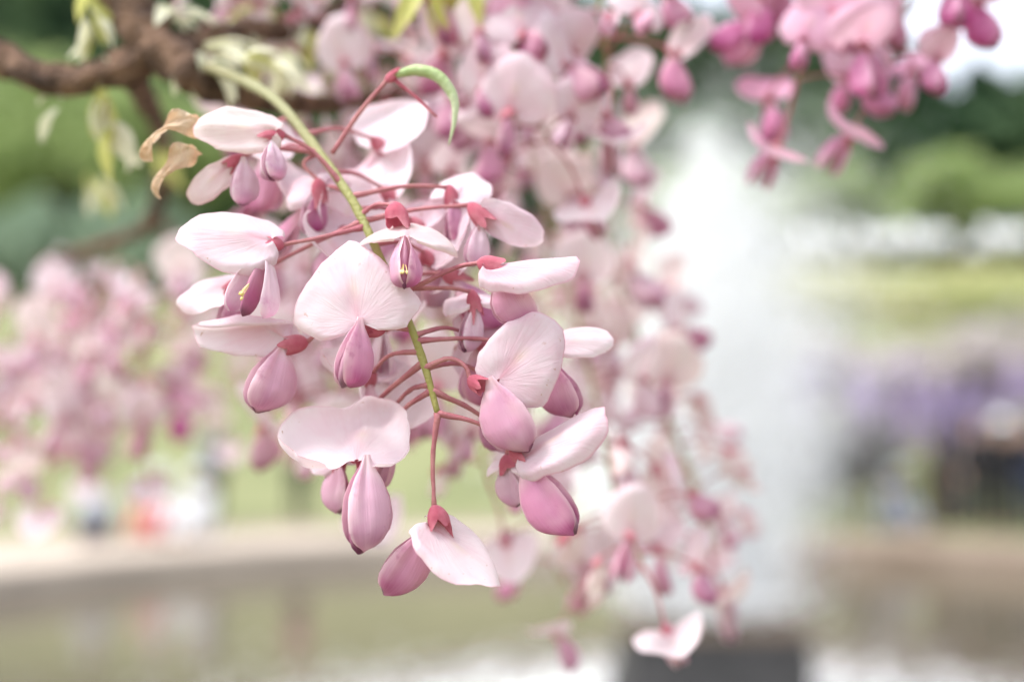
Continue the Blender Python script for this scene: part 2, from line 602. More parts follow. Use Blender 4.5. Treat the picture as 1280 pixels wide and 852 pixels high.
# ------------------------------------------------------------------ far wood on the hillside
rg = np.random.default_rng(3)
v_all = {'foliage_dark': [], 'foliage_mid': []}
for k in range(900):
    y = rg.uniform(66, 185)
    x = rg.uniform(-.62, .72) * y
    z0 = height(x, y)
    kind = 'foliage_dark' if (rg.random() < .35 + .5 * (x / y > .28)) else 'foliage_mid'
    hh = rg.uniform(8, 13) * (1.0 if y < 150 else .85)
    rr = rg.uniform(2.2, 4.2)
    n = 150
    d = rg.normal(size=(n, 3)); d /= np.linalg.norm(d, axis=1)[:, None]
    d *= (rg.random(n) ** .35)[:, None]
    p = d * np.array([rr, rr, hh * .5]) + np.array([x, y, z0 + hh * .55])
    if kind == 'foliage_dark':      # pointed conifers
        tp = np.clip((p[:, 2] - z0) / (hh * 1.05), 0, 1)
        p[:, :2] = np.array([x, y]) + (p[:, :2] - np.array([x, y])) * (1.25 * (1 - tp) + .1)[:, None]
    v_all[kind].append(p)
for kind, nm in (('foliage_dark', 'far_conifer_wood'), ('foliage_mid', 'far_broadleaf_wood')):
    vv, ff = leaf_cloud(np.concatenate(v_all[kind]), 1.5, 4)
    o = tag(obj(nm, mesh(nm, vv, ff, M[kind], smooth=False)),
            'dark conifers covering the far hillside' if 'conifer' in nm else 'mid green broadleaf trees covering the far hillside',
            'wood', kind='stuff')


def make_tree(loc, hgt, rx, mat, label, seed, leaf=.3, n=3200, group=None, base=.25):
    rg = np.random.default_rng(seed)
    r = empty('broadleaf_tree', loc, label, 'tree', group)
    mb = MB()
    lean = rg.uniform(-.4, .4)
    top = Vector((lean, 0, hgt * .62))
    mb.tube(spline([(0, 0, -.3), (lean * .3, 0, hgt * .25), tuple(top)], 7), np.linspace(hgt * .03, hgt * .012, 7), 8, wob=.2)
    cl = []
    nl = 9
    for k in range(nl):
        a = 2 * math.pi * k / nl + rg.uniform(-.3, .3)
        st = Vector((lean * .5, 0, hgt * rg.uniform(.25, .55)))
        e = Vector((math.cos(a) * rx * rg.uniform(.5, .8), math.sin(a) * rx * rg.uniform(.5, .8), hgt * rg.uniform(base + .2, .85)))
        mb.tube(spline([tuple(st), tuple((st + e) / 2 + Vector((0, 0, .3))), tuple(e)], 5), np.linspace(hgt * .012, hgt * .003, 5), 6)
        cl.append((e, rx * rg.uniform(.32, .5)))
    for k in range(7):
        cl.append((Vector((rg.uniform(-.45, .45) * rx, rg.uniform(-.45, .45) * rx, hgt * rg.uniform(.5, .93))), rx * rg.uniform(.3, .48)))
    obj('trunk', mb.mesh('trunk', M['trunk']), r)
    pts = []
    for c, cr in cl:
        d = rg.normal(size=(n // len(cl), 3)); d /= np.linalg.norm(d, axis=1)[:, None]
        d *= (rg.random(len(d)) ** .4)[:, None] * cr
        d[:, 2] *= .85
        pts.append(d + np.array(c))
    vv, ff = leaf_cloud(np.concatenate(pts), leaf, seed)
    obj('crown', mesh('crown', vv, ff, mat, smooth=False), r)
    return r


def gp(px, y):
    """ground point at photo column px, world distance y"""
    x = (px - 640) / F_PX * y * 1.0
    return Vector((x, y, height(x, y)))


TREES = [(1195, 53, 5.6, 3.4, 'foliage_lime', 'round lime green tree behind the parked white cars'),
         (1300, 55, 5.0, 3.6, 'foliage_lime', 'lime green tree beside the dark conifers at the hill foot'),
         (1040, 56, 5.4, 3.2, 'foliage_lime', 'lime green tree showing through the fountain mist'),
         (860, 55, 5.0, 3.6, 'foliage_lime', 'light green tree beside the drifting fountain spray'),
         (60, 46, 8.6, 4.6, 'foliage_lime', 'tall bright green tree beyond the lawn slope under the brown branch'),
         (205, 50, 8.2, 4.2, 'foliage_lime', 'bright green tree showing between branch and wilted petals'),
         (-90, 44, 8.0, 4.4, 'foliage_lime', 'bright green tree at the outer end of the lawn slope'),
         (420, 52, 7.5, 4.2, 'foliage_mid', 'mid green tree hidden behind the flower clusters'),
         (640, 54, 8.5, 4.6, 'foliage_mid', 'broad mid green tree behind the pink racemes')]
for i, (px, y, h_, rx, mt, lb) in enumerate(TREES):
    make_tree(gp(px, y), h_, rx, M[mt], lb, 50 + i, group='trees along the slope')

# pale shrubs across the slope on the left
for i, (px, y, hh) in enumerate([(20, 38, 3.0), (110, 39, 2.8), (190, 37, 3.0), (-70, 37, 3.0)]):
    r = empty('rounded_shrub', gp(px, y), ['pale teal shrub at the foot of the tall bright tree', 'pale teal shrub above the blurred flower cluster',
              'pale teal shrub beside the twig of the flower cluster', 'pale teal shrub at the end of the hedge row'][i], 'shrub', 'pale shrubs on the slope')
    rg = np.random.default_rng(90 + i)
    d = rg.normal(size=(1800, 3)); d /= np.linalg.norm(d, axis=1)[:, None]
    d *= (rg.random(1800) ** .35)[:, None] * (1 + .25 * np.sin(d[:, :1] * 5 + i))
    p = d * np.array([1.9, 1.5, hh * .55]) + np.array([0, 0, hh * .5])
    vv, ff = leaf_cloud(p, .22, i)
    obj('foliage', mesh('foliage', vv, ff, M['foliage_teal'], smooth=False), r)
    mb = MB()
    for k in range(5):
        mb.tube([(0, 0, -.1), (math.cos(k * 1.3) * .5, math.sin(k * 1.3) * .4, hh * .5)], [.05, .02], 6)
    obj('stem', mb.mesh('stem', M['trunk']), r)

# added shrubs whose grey colour stands in for misty shade under the pergola
for i, (px, y, hh) in enumerate([(985, 25.0, 1.5), (1075, 25.4, 1.7), (1250, 25.2, 1.8)]):
    r = empty('shade_shrub', gp(px, y), ['grey green shrub behind the pergola, beside the fountain mist', 'grey green shrub behind the wisteria trunk',
              'grey green shrub behind the people in black'][i], 'shrub', 'shrubs behind the pergola')
    rg = np.random.default_rng(190 + i)
    d = rg.normal(size=(1500, 3)); d /= np.linalg.norm(d, axis=1)[:, None]
    d *= (rg.random(1500) ** .35)[:, None] * (1 + .25 * np.sin(d[:, :1] * 5 + i))
    vv, ff = leaf_cloud(d * np.array([1.2, .8, hh * .55]) + np.array([0, 0, hh * .5]), .17, i)
    obj('foliage', mesh('foliage', vv, ff, M['foliage_grey'], smooth=False), r)
    mb = MB()
    for k in range(5):
        mb.tube([(0, 0, -.1), (math.cos(k * 1.3) * .4, math.sin(k * 1.3) * .3, hh * .5)], [.04, .02], 6)
    obj('stem', mb.mesh('stem', M['trunk']), r)

# band of yellow flowering ground cover along the crest of the slope
rg = np.random.default_rng(77)
pts = []
for k in range(16000):
    y = rg.uniform(34, 42)
    x = rg.uniform(.17, .56) * y
    pts.append((x, y, height(x, y) + rg.uniform(.05, .55)))
vv, ff = leaf_cloud(pts, .3, 8)
tag(obj('yellow_flower_bank', mesh('yellow_flower_bank', vv, ff, M['yellow_bloom'], smooth=False)),
    'bank of yellow flowers on the slope above the lilac pergola', 'flowers', kind='stuff')


# ------------------------------------------------------------------ parked cars
def make_car(loc, rz, label):
    r = empty('parked_car', loc, label, 'car', 'white cars parked on the slope')
    r.rotation_euler.z = rz
    prof = [(-2.1, .35), (-2.15, .75), (-1.95, 1.0), (-1.3, 1.08), (-.75, 1.52), (.75, 1.56), (1.55, 1.1), (2.1, .95), (2.15, .4)]
    bm = bmesh.new()
    a = [bm.verts.new((x, -.85 if z < 1.1 else -.68, z)) for x, z in prof]
    c = [bm.verts.new((x, .85 if z < 1.1 else .68, z)) for x, z in prof]
    n = len(prof)
    bm.faces.new(a); bm.faces.new(c[::-1])
    for i in range(n):
        j = (i + 1) % n
        bm.faces.new((a[j], a[i], c[i], c[j]))
    bmesh.ops.recalc_face_normals(bm, faces=bm.faces)
    bmesh.ops.bevel(bm, geom=list(bm.edges), offset=.06, segments=2, affect='EDGES')
    me = bpy.data.meshes.new('body'); bm.to_mesh(me); bm.free()
    me.materials.append(M['car_paint'])
    obj('body', me, r)
    for s in (-1, 1):
        mb = MB()
        mb.add([(-1.1, s * .86, 1.1), (1.25, s * .86, 1.12), (.7, s * .715, 1.47), (-.65, s * .715, 1.45)], [(0, 1, 2, 3)])
        obj('side_window', mb.mesh('side_window', M['glass_dark'], False), r)
    for x0, z0, x1, z1, nm in ((-1.36, 1.12, -.80, 1.50, 'windscreen'), (1.52, 1.17, .83, 1.54, 'rear_window')):
        mb = MB()
        mb.add([(x0, -.62, z0), (x0, .62, z0), (x1, .55, z1), (x1, -.55, z1)], [(0, 1, 2, 3)])
        o = obj(nm, mb.mesh(nm, M['glass_dark'], False), r)
        o.location = (-.02 if x0 < 0 else .02, 0, .02)
    for x in (-1.35, 1.35):
        for s in (-1, 1):
            mb = MB()
            mb.tube([(x, s * .70, .32), (x, s * .88, .32)], [.32, .32], 18)
            wh = obj('wheel', mb.mesh('wheel', M['tyre'], False), r)
            mb = MB()
            mb.tube([(x, s * .86, .32), (x, s * .895, .32)], [.2, .18], 14)
            obj('rim', mb.mesh('rim', M['rim'], False), wh)
    for s in (-1, 1):
        mb = MB(); mb.box((-2.13, s * .6, .8), (.08, .32, .14))
        obj('headlight', mb.mesh('headlight', M['lamp'], False), r)
    return r


for px, y, rz, lb in ((1252, 47.5, 1.45, 'white car parked apart, below the tree next to dark conifers'),
                      (1150, 48.5, 1.6, 'white car parked end on under the round lime green tree'),
                      (1092, 49, 1.5, 'white car parked end on at the edge of the fountain mist'),
                      (1018, 49.5, 1.55, 'white car veiled by the drifting fountain spray')):
    make_car(gp(px, y), rz, lb)


# ------------------------------------------------------------------ lilac wisteria pergola
def pergola():
    x0, x1, y0, y1, hh = 4.6, 12.1, 18.3, 23.0, 2.3
    pr = empty('pergola', (x0, y0, 0), 'dark timber pergola on the far bank carrying lilac wisteria', 'pergola')
    off = Vector((x0, y0, 0))
    for ix in range(4):
        for y in (y0, y1):
            mb = MB()
            x = x0 + 2.5 * ix
            mb.box((x - off.x, y - off.y, hh / 2), (.13, .13, hh))
            obj('post', mb.mesh('post', M['timber'], False), pr)
    for y in (y0, y1):
        mb = MB(); mb.box(((x1 - x0) / 2, y - off.y, hh + .07), (x1 - x0 + .6, .12, .14))
        obj('beam', mb.mesh('beam', M['timber'], False), pr)
    for k in range(13):
        mb = MB(); mb.box((.62 * k, (y1 - y0) / 2, hh + .18), (.08, y1 - y0 + .7, .09))
        obj('rafter', mb.mesh('rafter', M['timber'], False), pr)
    vr = empty('lilac_wisteria', (7.1, 18.7, 0), 'lilac flowering wisteria vine with dark trunk over the pergola', 'vine')
    off = Vector((7.1, 18.7, 0))
    mb = MB()
    mb.tube(spline([(0, 0, -.1), (.12, .05, .7), (-.05, .1, 1.5), (.25, 0, 2.0), (.1, .3, 2.5)], 16), np.linspace(.17, .09, 16), 9, wob=.35)
    mb.tube(spline([(.12, .12, -.1), (-.12, .1, .8), (.15, .2, 1.6), (-.2, .2, 2.1), (-.8, .6, 2.5)], 16), np.linspace(.11, .06, 16), 8, wob=.35)
    for a in range(7):
        e = Vector((math.cos(a * .9) * 3.2 + 1, abs(math.sin(a * .9)) * 3.5, 2.5))
        mb.tube(spline([(.1, .3, 2.4), tuple(e * .5 + Vector((0, 0, 1.3))), tuple(e)], 8), np.linspace(.07, .02, 8), 6)
    obj('trunk', mb.mesh('trunk', M['trunk']), vr)
    rg = np.random.default_rng(21)
    n = 3200
    p = np.stack([rg.uniform(x0 - .7, x1 + 1, n), rg.uniform(y0 - .5, y1 + .5, n), 2.5 + rg.gamma(2, .12, n)], 1)
    p[:, 2] += .22 * np.sin(p[:, 0] * 1.7) + .15 * np.sin(p[:, 1] * 2.1)
    vv, ff = leaf_cloud(p - np.array(off), .2, 5)
    o = obj('canopy', mesh('canopy', vv, ff, M['lilac_pale'], smooth=False), vr)
    o['kind'] = 'stuff'
    # hanging racemes: four shared meshes
    protos = []
    for q in range(4):
        rg = np.random.default_rng(200 + q)
        L = (.55, .7, .85, .62)[q]
        n = 46
        tt = rg.random(n)
        a = rg.uniform(0, 6.28, n)
        rr = .085 * (1 - tt) ** .6 + .012
        pts = np.stack([np.cos(a) * rr, np.sin(a) * rr, -L * tt], 1)
        vv, ff = leaf_cloud(pts, .075, q, aspect=1.2)
        mb = MB()
        mb.add(vv, ff)
        mb.tube([(0, 0, .03), (.005, 0, -L * .5), (0, .004, -L)], [.03, .024, .008], 6)
        protos.append(mb.mesh('raceme', M['lilac'], False))
    rg = np.random.default_rng(31)
    for k in range(230):
        x = rg.uniform(x0 - .6, x1 + .3)
        y = y0 - .4 + (y1 - y0 + .6) * rg.random() ** 1.6
        o = obj('raceme', protos[k % 4], vr)
        o.location = Vector((x, y, 2.6 + rg.uniform(-.2, .25))) - off
        o.rotation_euler.z = rg.uniform(0, 6.28)
        o.scale = (1, 1, rg.uniform(.8, 1.25))
    # a curtain of racemes round the trunk
    for k in range(26):
        o = obj('raceme', protos[k % 4], vr)
        o.location = (rg.normal() * .38, rg.normal() * .3 - .1, rg.uniform(1.7, 2.4))
        o.rotation_euler.z = rg.uniform(0, 6.28)


pergola()


# ------------------------------------------------------------------ people
def skin_mesh(name, verts, edges, radii, mat, parent, root=0, sub=1):
    me = bpy.data.meshes.new(name)
    me.from_pydata([tuple(v) for v in verts], edges, [])
    me.materials.append(mat)
    o = obj(name, me, parent)
    md = o.modifiers.new('skin', 'SKIN')
    md.use_smooth_shade = True
    sv = me.skin_vertices[0].data
    for i, r in enumerate(radii):
        sv[i].radius = (r, r) if not isinstance(r, tuple) else r
        sv[i].use_root = (i == root)
    ss = o.modifiers.new('sub', 'SUBSURF')
    ss.levels = sub
    ss.render_levels = sub
    return o


def person(loc, rz, pose, top, bottom, label, hat=None, lean=0.0, arms='lap'):
    r = empty('person', loc, label, 'person')
    r.rotation_euler.z = rz                    # faces local -Y
    sit = pose == 'sit'
    ph = .10 if sit else .92                   # pelvis height (seated on the ground or kerb)
    if sit: ph = .16
    bx = Vector((0, 0, ph))
    up = Vector((0, -math.sin(lean), math.cos(lean)))
    J = {}
    J['pel'] = bx
    J['waist'] = bx + up * .16
    J['chest'] = bx + up * .38
    J['neck'] = bx + up * .53
    J['head0'] = bx + up * .60 + Vector((0, -.015, 0))
    J['head1'] = bx + up * .70 + Vector((0, -.02, 0))
    J['head2'] = bx + up * .79 + Vector((0, -.01, 0))
    for s, n_ in ((-1, 'l'), (1, 'r')):
        J['sh' + n_] = bx + up * .48 + Vector((s * .17, 0, 0))
        if arms == 'lap':
            J['el' + n_] = bx + up * .24 + Vector((s * .25, -.08, 0))
            J['wr' + n_] = bx + up * .12 + Vector((s * .14, -.28, 0))
            hd = Vector((-s * .25, -.9, -.2)).normalized()
        elif arms == 'raise':
            J['el' + n_] = bx + up * .30 + Vector((s * .25, -.14, 0))
            J['wr' + n_] = bx + up * .50 + Vector((s * .1, -.30, 0))
            hd = Vector((-s * .2, -.3, .9)).normalized()
        else:
            J['el' + n_] = bx + up * .20 + Vector((s * .23, .03, 0))
            J['wr' + n_] = bx + up * -.04 + Vector((s * .24, -.05, 0))
            hd = Vector((0, -.15, -1)).normalized()
        J['ha' + n_] = J['wr' + n_] + hd * .09
        J['hip' + n_] = bx + Vector((s * .095, 0, -.02))
        if sit:
            J['kn' + n_] = bx + Vector((s * .14, -.36, .26))
            J['an' + n_] = Vector((s * .11, -.62, .07))
        else:
            J['kn' + n_] = Vector((s * .10, -.02, .49))
            J['an' + n_] = Vector((s * .10, .03, .08))
        J['to' + n_] = J['an' + n_] + Vector((s * .02, -.17, -.045))
        side = up.cross(hd).normalized() if abs(up.dot(hd)) < .9 else Vector((0, 1, 0))
        for q in range(5):
            off = (q - 1.5) * .02
            if q < 4:
                b0 = J['ha' + n_] + side * off * .9
                L = (.062, .075, .07, .055)[q]
                J['f%d%s' % (q, n_)] = b0 + hd * L * .55
                J['g%d%s' % (q, n_)] = b0 + hd * L + side.cross(hd) * .018
            else:
                J['f4' + n_] = J['wr' + n_] + hd * .04 + side * -.04
                J['g4' + n_] = J['wr' + n_] + hd * .075 + side * -.055
    ids = {k: i for i, k in enumerate(J)}
    ed = [('pel', 'waist'), ('waist', 'chest'), ('chest', 'neck'), ('neck', 'head0'), ('head0', 'head1'), ('head1', 'head2')]
    rad = dict(pel=.125, waist=.11, chest=.125, neck=.052, head0=.07, head1=.098, head2=.07)
    for n_ in 'lr':
        ed += [('chest', 'sh' + n_), ('sh' + n_, 'el' + n_), ('el' + n_, 'wr' + n_), ('wr' + n_, 'ha' + n_),
               ('pel', 'hip' + n_), ('hip' + n_, 'kn' + n_), ('kn' + n_, 'an' + n_), ('an' + n_, 'to' + n_)]
        rad.update({'sh' + n_: .055, 'el' + n_: .038, 'wr' + n_: .027, 'ha' + n_: .034, 'hip' + n_: .085, 'kn' + n_: .055, 'an' + n_: .038, 'to' + n_: .035})
        for q in range(5):
            ed += [(('wr' if q == 4 else 'ha') + n_, 'f%d%s' % (q, n_)), ('f%d%s' % (q, n_), 'g%d%s' % (q, n_))]
            rad['f%d%s' % (q, n_)] = .0095
            rad['g%d%s' % (q, n_)] = .008
    skin_mesh('body', J.values(), [(ids[a], ids[b]) for a, b in ed], [rad[k] for k in J], M['skin'], r)

    def garment(name, keys, edges, grow, mat, cut=None):
        P = [J[k].copy() for k in keys]
        if cut:
            for k, (a, b_, f_) in cut.items():
                P[keys.index(k)] = J[a].lerp(J[b_], f_)
        skin_mesh(name, P, [(keys.index(a), keys.index(b_)) for a, b_ in edges], [rad[k] + grow for k in keys], mat, r)

    garment('shirt', ['chest', 'waist', 'pel', 'neck', 'shl', 'shr', 'ell', 'elr', 'wrl', 'wrr'],
            [('chest', 'waist'), ('waist', 'pel'), ('chest', 'neck'), ('chest', 'shl'), ('chest', 'shr'), ('shl', 'ell'), ('shr', 'elr'), ('ell', 'wrl'), ('elr', 'wrr')],
            .022, M[top], {'neck': ('chest', 'neck', .72), 'wrl': ('ell', 'wrl', .85), 'wrr': ('elr', 'wrr', .85)})
    garment('trousers', ['pel', 'hipl', 'hipr', 'knl', 'knr', 'anl', 'anr'],
            [('pel', 'hipl'), ('pel', 'hipr'), ('hipl', 'knl'), ('hipr', 'knr'), ('knl', 'anl'), ('knr', 'anr')],
            .026, M[bottom])
    for n_ in 'lr':
        skin_mesh('shoe', [J['an' + n_] + Vector((0, .05, -.03)), J['an' + n_] + Vector((0, -.05, -.03)), J['to' + n_] + Vector((0, -.05, 0))],
                  [(0, 1), (1, 2)], [.042, .045, .035], M['shoe'], r)
    # hair / hat as a shell over the crown; eyes, nose, ears
    hc = J['head1'] + Vector((0, .012, .03))
    bm = bmesh.new()
    bmesh.ops.create_uvsphere(bm, u_segments=18, v_segments=12, radius=1)
    for vv in list(bm.verts):
        if vv.co.z < -.75 or (vv.co.z < .12 and vv.co.y < -.45):
            bm.verts.remove(vv)
    for vv in bm.verts:
        vv.co = Vector((vv.co.x * .108, vv.co.y * .118, vv.co.z * .118)) + hc
    me = bpy.data.meshes.new('hair'); bm.to_mesh(me); bm.free()
    me.materials.append(M['hair'])
    obj('hair', me, r)
    for s in (-1, 1):
        mb = MB(); e = J['head1'] + Vector((s * .034, -.088, .005))
        mb.tube([e, e + Vector((0, -.012, 0))], [.011, .006], 8)
        obj('eye', mb.mesh('eye', M['black_cloth']), r)
    mb = MB(); e = J['head1'] + Vector((0, -.09, -.015))
    mb.tube([e + Vector((0, .01, .03)), e + Vector((0, -.02, -.012)), e + Vector((0, .005, -.018))], [.007, .014, .008], 8)
    obj('nose', mb.mesh('nose', M['skin']), r)
    if hat:
        mb = MB()
        k = J['head1'] + Vector((0, 0, .04))
        prof = [(.21, .0), (.125, .015), (.118, .06), (.095, .10), (.04, .118), (.004, .12)]
        vs, fs = [], []
        for (rr, zz) in prof:
            for q in range(20):
                a = 2 * math.pi * q / 20
                vs.append(k + Vector((math.cos(a) * rr, math.sin(a) * rr, zz)))
        for i in range(len(prof) - 1):
            for q in range(20):
                fs.append((i * 20 + q, i * 20 + (q + 1) % 20, (i + 1) * 20 + (q + 1) % 20, (i + 1) * 20 + q))
        mb.add(vs, fs)
        obj('hat', mb.mesh('hat', M[hat]), r)
    return r


def gxy(px, y, z=0.0):
    return Vector(((px - 640) / F_PX * y, y, z))


person(gxy(126, 15.9, .035), math.radians(15), 'sit', 'white_cloth', 'navy_cloth', 'person in white top and navy trousers sitting at the pond edge', lean=.25)
person(gxy(206, 16.3, .035), math.radians(-10), 'sit', 'white_cloth', 'red_cloth', 'person in white top and coral red trousers sitting at the pond edge', hat='white_cloth', lean=.15)
person(gxy(256, 16.3, .035), math.radians(-25), 'sit', 'white_cloth', 'white_cloth', 'person dressed all in white sitting at the pond edge', hat='white_cloth', lean=.1)
person(gxy(268, 19.6), math.radians(160), 'stand', 'grey_cloth', 'black_cloth', 'person in grey standing on the lawn behind the pond path', arms='down')
person(gxy(376, 19.4), math.radians(30), 'stand', 'pink_cloth', 'black_cloth', 'person in pink top and black trousers standing on the lawn', arms='raise')
person(gxy(1110, 17.6, .025), math.radians(20), 'sit', 'grey_cloth', 'grey_cloth', 'person in pale grey crouching beside the wisteria trunk', hat='grey_cloth', lean=.2)
person(gxy(1218, 17.5, .025), math.radians(-10), 'stand', 'black_cloth', 'black_cloth', 'person in black standing under the pergola with arms down', arms='down')
person(gxy(1250, 17.2, .025), math.radians(5), 'stand', 'black_cloth', 'black_cloth', 'person in black under the pergola wearing a white hat', hat='white_cloth', arms='raise')
person(gxy(1285, 17.7, .025), math.radians(-30), 'stand', 'black_cloth', 'navy_cloth', 'person in black top and navy trousers under the pergola', arms='down')
person(gxy(1188, 19.2), math.radians(10), 'stand', 'white_cloth', 'grey_cloth', 'person in white shirt and hat standing behind those in black', hat='white_cloth', arms='raise')


# ------------------------------------------------------------------ fountain
def fountain():
    r = empty('fountain', (FX, FY, -.8), 'tall white fountain jet on a dark stone pedestal in the pond', 'fountain')
    zz = .8
    bm = bmesh.new()
    prof = [(.92, .0), (.70, .40), (.57, .84), (.54, 1.12)]     # half width, height
    rings = []
    for hw, z in prof:
        rings.append([bm.verts.new((sx * hw, sy * hw * .8, z)) for sx, sy in ((-1, -1), (1, -1), (1, 1), (-1, 1))])
    for a, c in zip(rings, rings[1:]):
        for i in range(4):
            bm.faces.new((a[i], a[(i + 1) % 4], c[(i + 1) % 4], c[i]))
    bm.faces.new(rings[-1]); bm.faces.new(rings[0][::-1])
    bmesh.ops.bevel(bm, geom=[e for e in bm.edges], offset=.02, segments=2, affect='EDGES')
    me = bpy.data.meshes.new('pedestal'); bm.to_mesh(me); bm.free()
    me.materials.append(M['stone_dark'])
    obj('pedestal', me, r)
    mb = MB()
    mb.box((0, 0, 1.145), (1.12, .90, .05), taper=.97)
    obj('cap_stone', mb.mesh('cap_stone', M['stone_top'], False), r)
    mb = MB()
    mb.tube([(0, 0, 1.17), (0, 0, 1.2), (0, 0, 1.25)], [.09, .09, .05], 16)
    obj('nozzle', mb.mesh('nozzle', M['metal']), r)
    # spray: droplets
    rg = np.random.default_rng(9)
    n = 105000
    tt = 1.2 * (1 - rg.random(n) ** .42)
    cx = np.interp(tt, [0, .2, .5, .8, 1.2], [.02, -.12, -.16, .06, .3])
    sg = np.interp(tt, [0, .08, .3, .55, .85, 1.2], [.08, .22, .36, .46, .50, .50])
    sg = np.where(rg.random(n) < .3, sg * .45, sg)
    p = np.stack([cx + rg.normal(size=n) * sg, rg.normal(size=n) * sg * .5, 1.2 + tt * 2.65 + rg.normal(size=n) * (.08 + .3 * tt)], 1)
    ns, per = 60, 380                            # separate strands, each rising and falling on its own arc
    a0 = rg.uniform(0, 6.283, ns)
    hm = 1.1 + 2.1 * rg.random(ns) ** 1.5
    spd = rg.uniform(.04, .30, ns)
    tq = rg.random((ns, per)) * 1.75
    wj = rg.normal(size=(ns, per, 3)) * (.012 + .05 * tq)[:, :, None]
    sx = np.cos(a0)[:, None] * spd[:, None] * tq * 1.15 + .09 * tq ** 2 - .05
    sy = np.sin(a0)[:, None] * spd[:, None] * tq
    sz = 1.25 + hm[:, None] * (1 - (1 - tq) ** 2)
    p = np.concatenate([p, (np.stack([sx, sy, sz], 2) + wj).reshape(-1, 3)])
    p = p[p[:, 2] > 1.25]
    n2 = 5000                                    # splash thrown back from the cap stone
    a2 = rg.uniform(0, 6.283, n2)
    r2 = np.abs(rg.normal(size=n2)) * .3
    p = np.concatenate([p, np.stack([np.cos(a2) * r2, np.sin(a2) * r2, 1.23 + np.abs(rg.normal(size=n2)) * .12], 1)])
    k = len(p)
    s = rg.uniform(.008, .0155, k)
    st = rg.uniform(.6, 1.1, k)
    o6 = np.array([(1, 0, 0), (-.5, .87, 0), (-.5, -.87, 0), (0, 0, 1), (0, 0, -1)])
    v = (o6[None] * np.stack([s, s, s * st], 1)[:, None, :] + p[:, None, :]).reshape(-1, 3)
    tri = np.array([(0, 1, 3), (1, 2, 3), (2, 0, 3), (1, 0, 4), (2, 1, 4), (0, 2, 4)])
    f = (tri[None] + np.arange(k)[:, None, None] * 5).reshape(-1, 3)
    me = bpy.data.meshes.new('spray')
    me.vertices.add(len(v)); me.vertices.foreach_set('co', v.ravel())
    me.loops.add(len(f) * 3); me.loops.foreach_set('vertex_index', f.ravel().astype(np.int32))
    me.polygons.add(len(f)); me.polygons.foreach_set('loop_start', np.arange(0, len(f) * 3, 3, dtype=np.int32))
    me.update(calc_edges=True)
    me.polygons.foreach_set('use_smooth', np.ones(len(f), dtype=bool))
    me.materials.append(M['spray'])
    o = obj('spray', me, r)
    o['kind'] = 'stuff'
    # foam on the water round the pedestal
    n = 9000
    a = rg.uniform(0, 6.283, n)
    q = .7 + np.abs(rg.normal(size=n)) * 1.05
    pts = np.stack([np.cos(a) * q * 1.25, np.sin(a) * q * .9, np.full(n, .513)], 1)
    hx = rg.uniform(.012, .03, n)
    o4 = np.array([(1, 0, 0), (.3, .9, .004), (-.9, .4, 0), (-.6, -.8, .003), (.5, -.8, 0)])
    v = (o4[None] * hx[:, None, None] + pts[:, None, :])
    ok = (np.abs(pts[:, 0]) > .85) | (np.abs(pts[:, 1]) > .68)
    v = v[ok].reshape(-1, 3)
    fo = mesh('foam', v.tolist(), np.arange(len(v)).reshape(-1, 5).tolist(), M['spray'], smooth=False)
    o = obj('foam', fo, r)
    o['kind'] = 'stuff'


fountain()


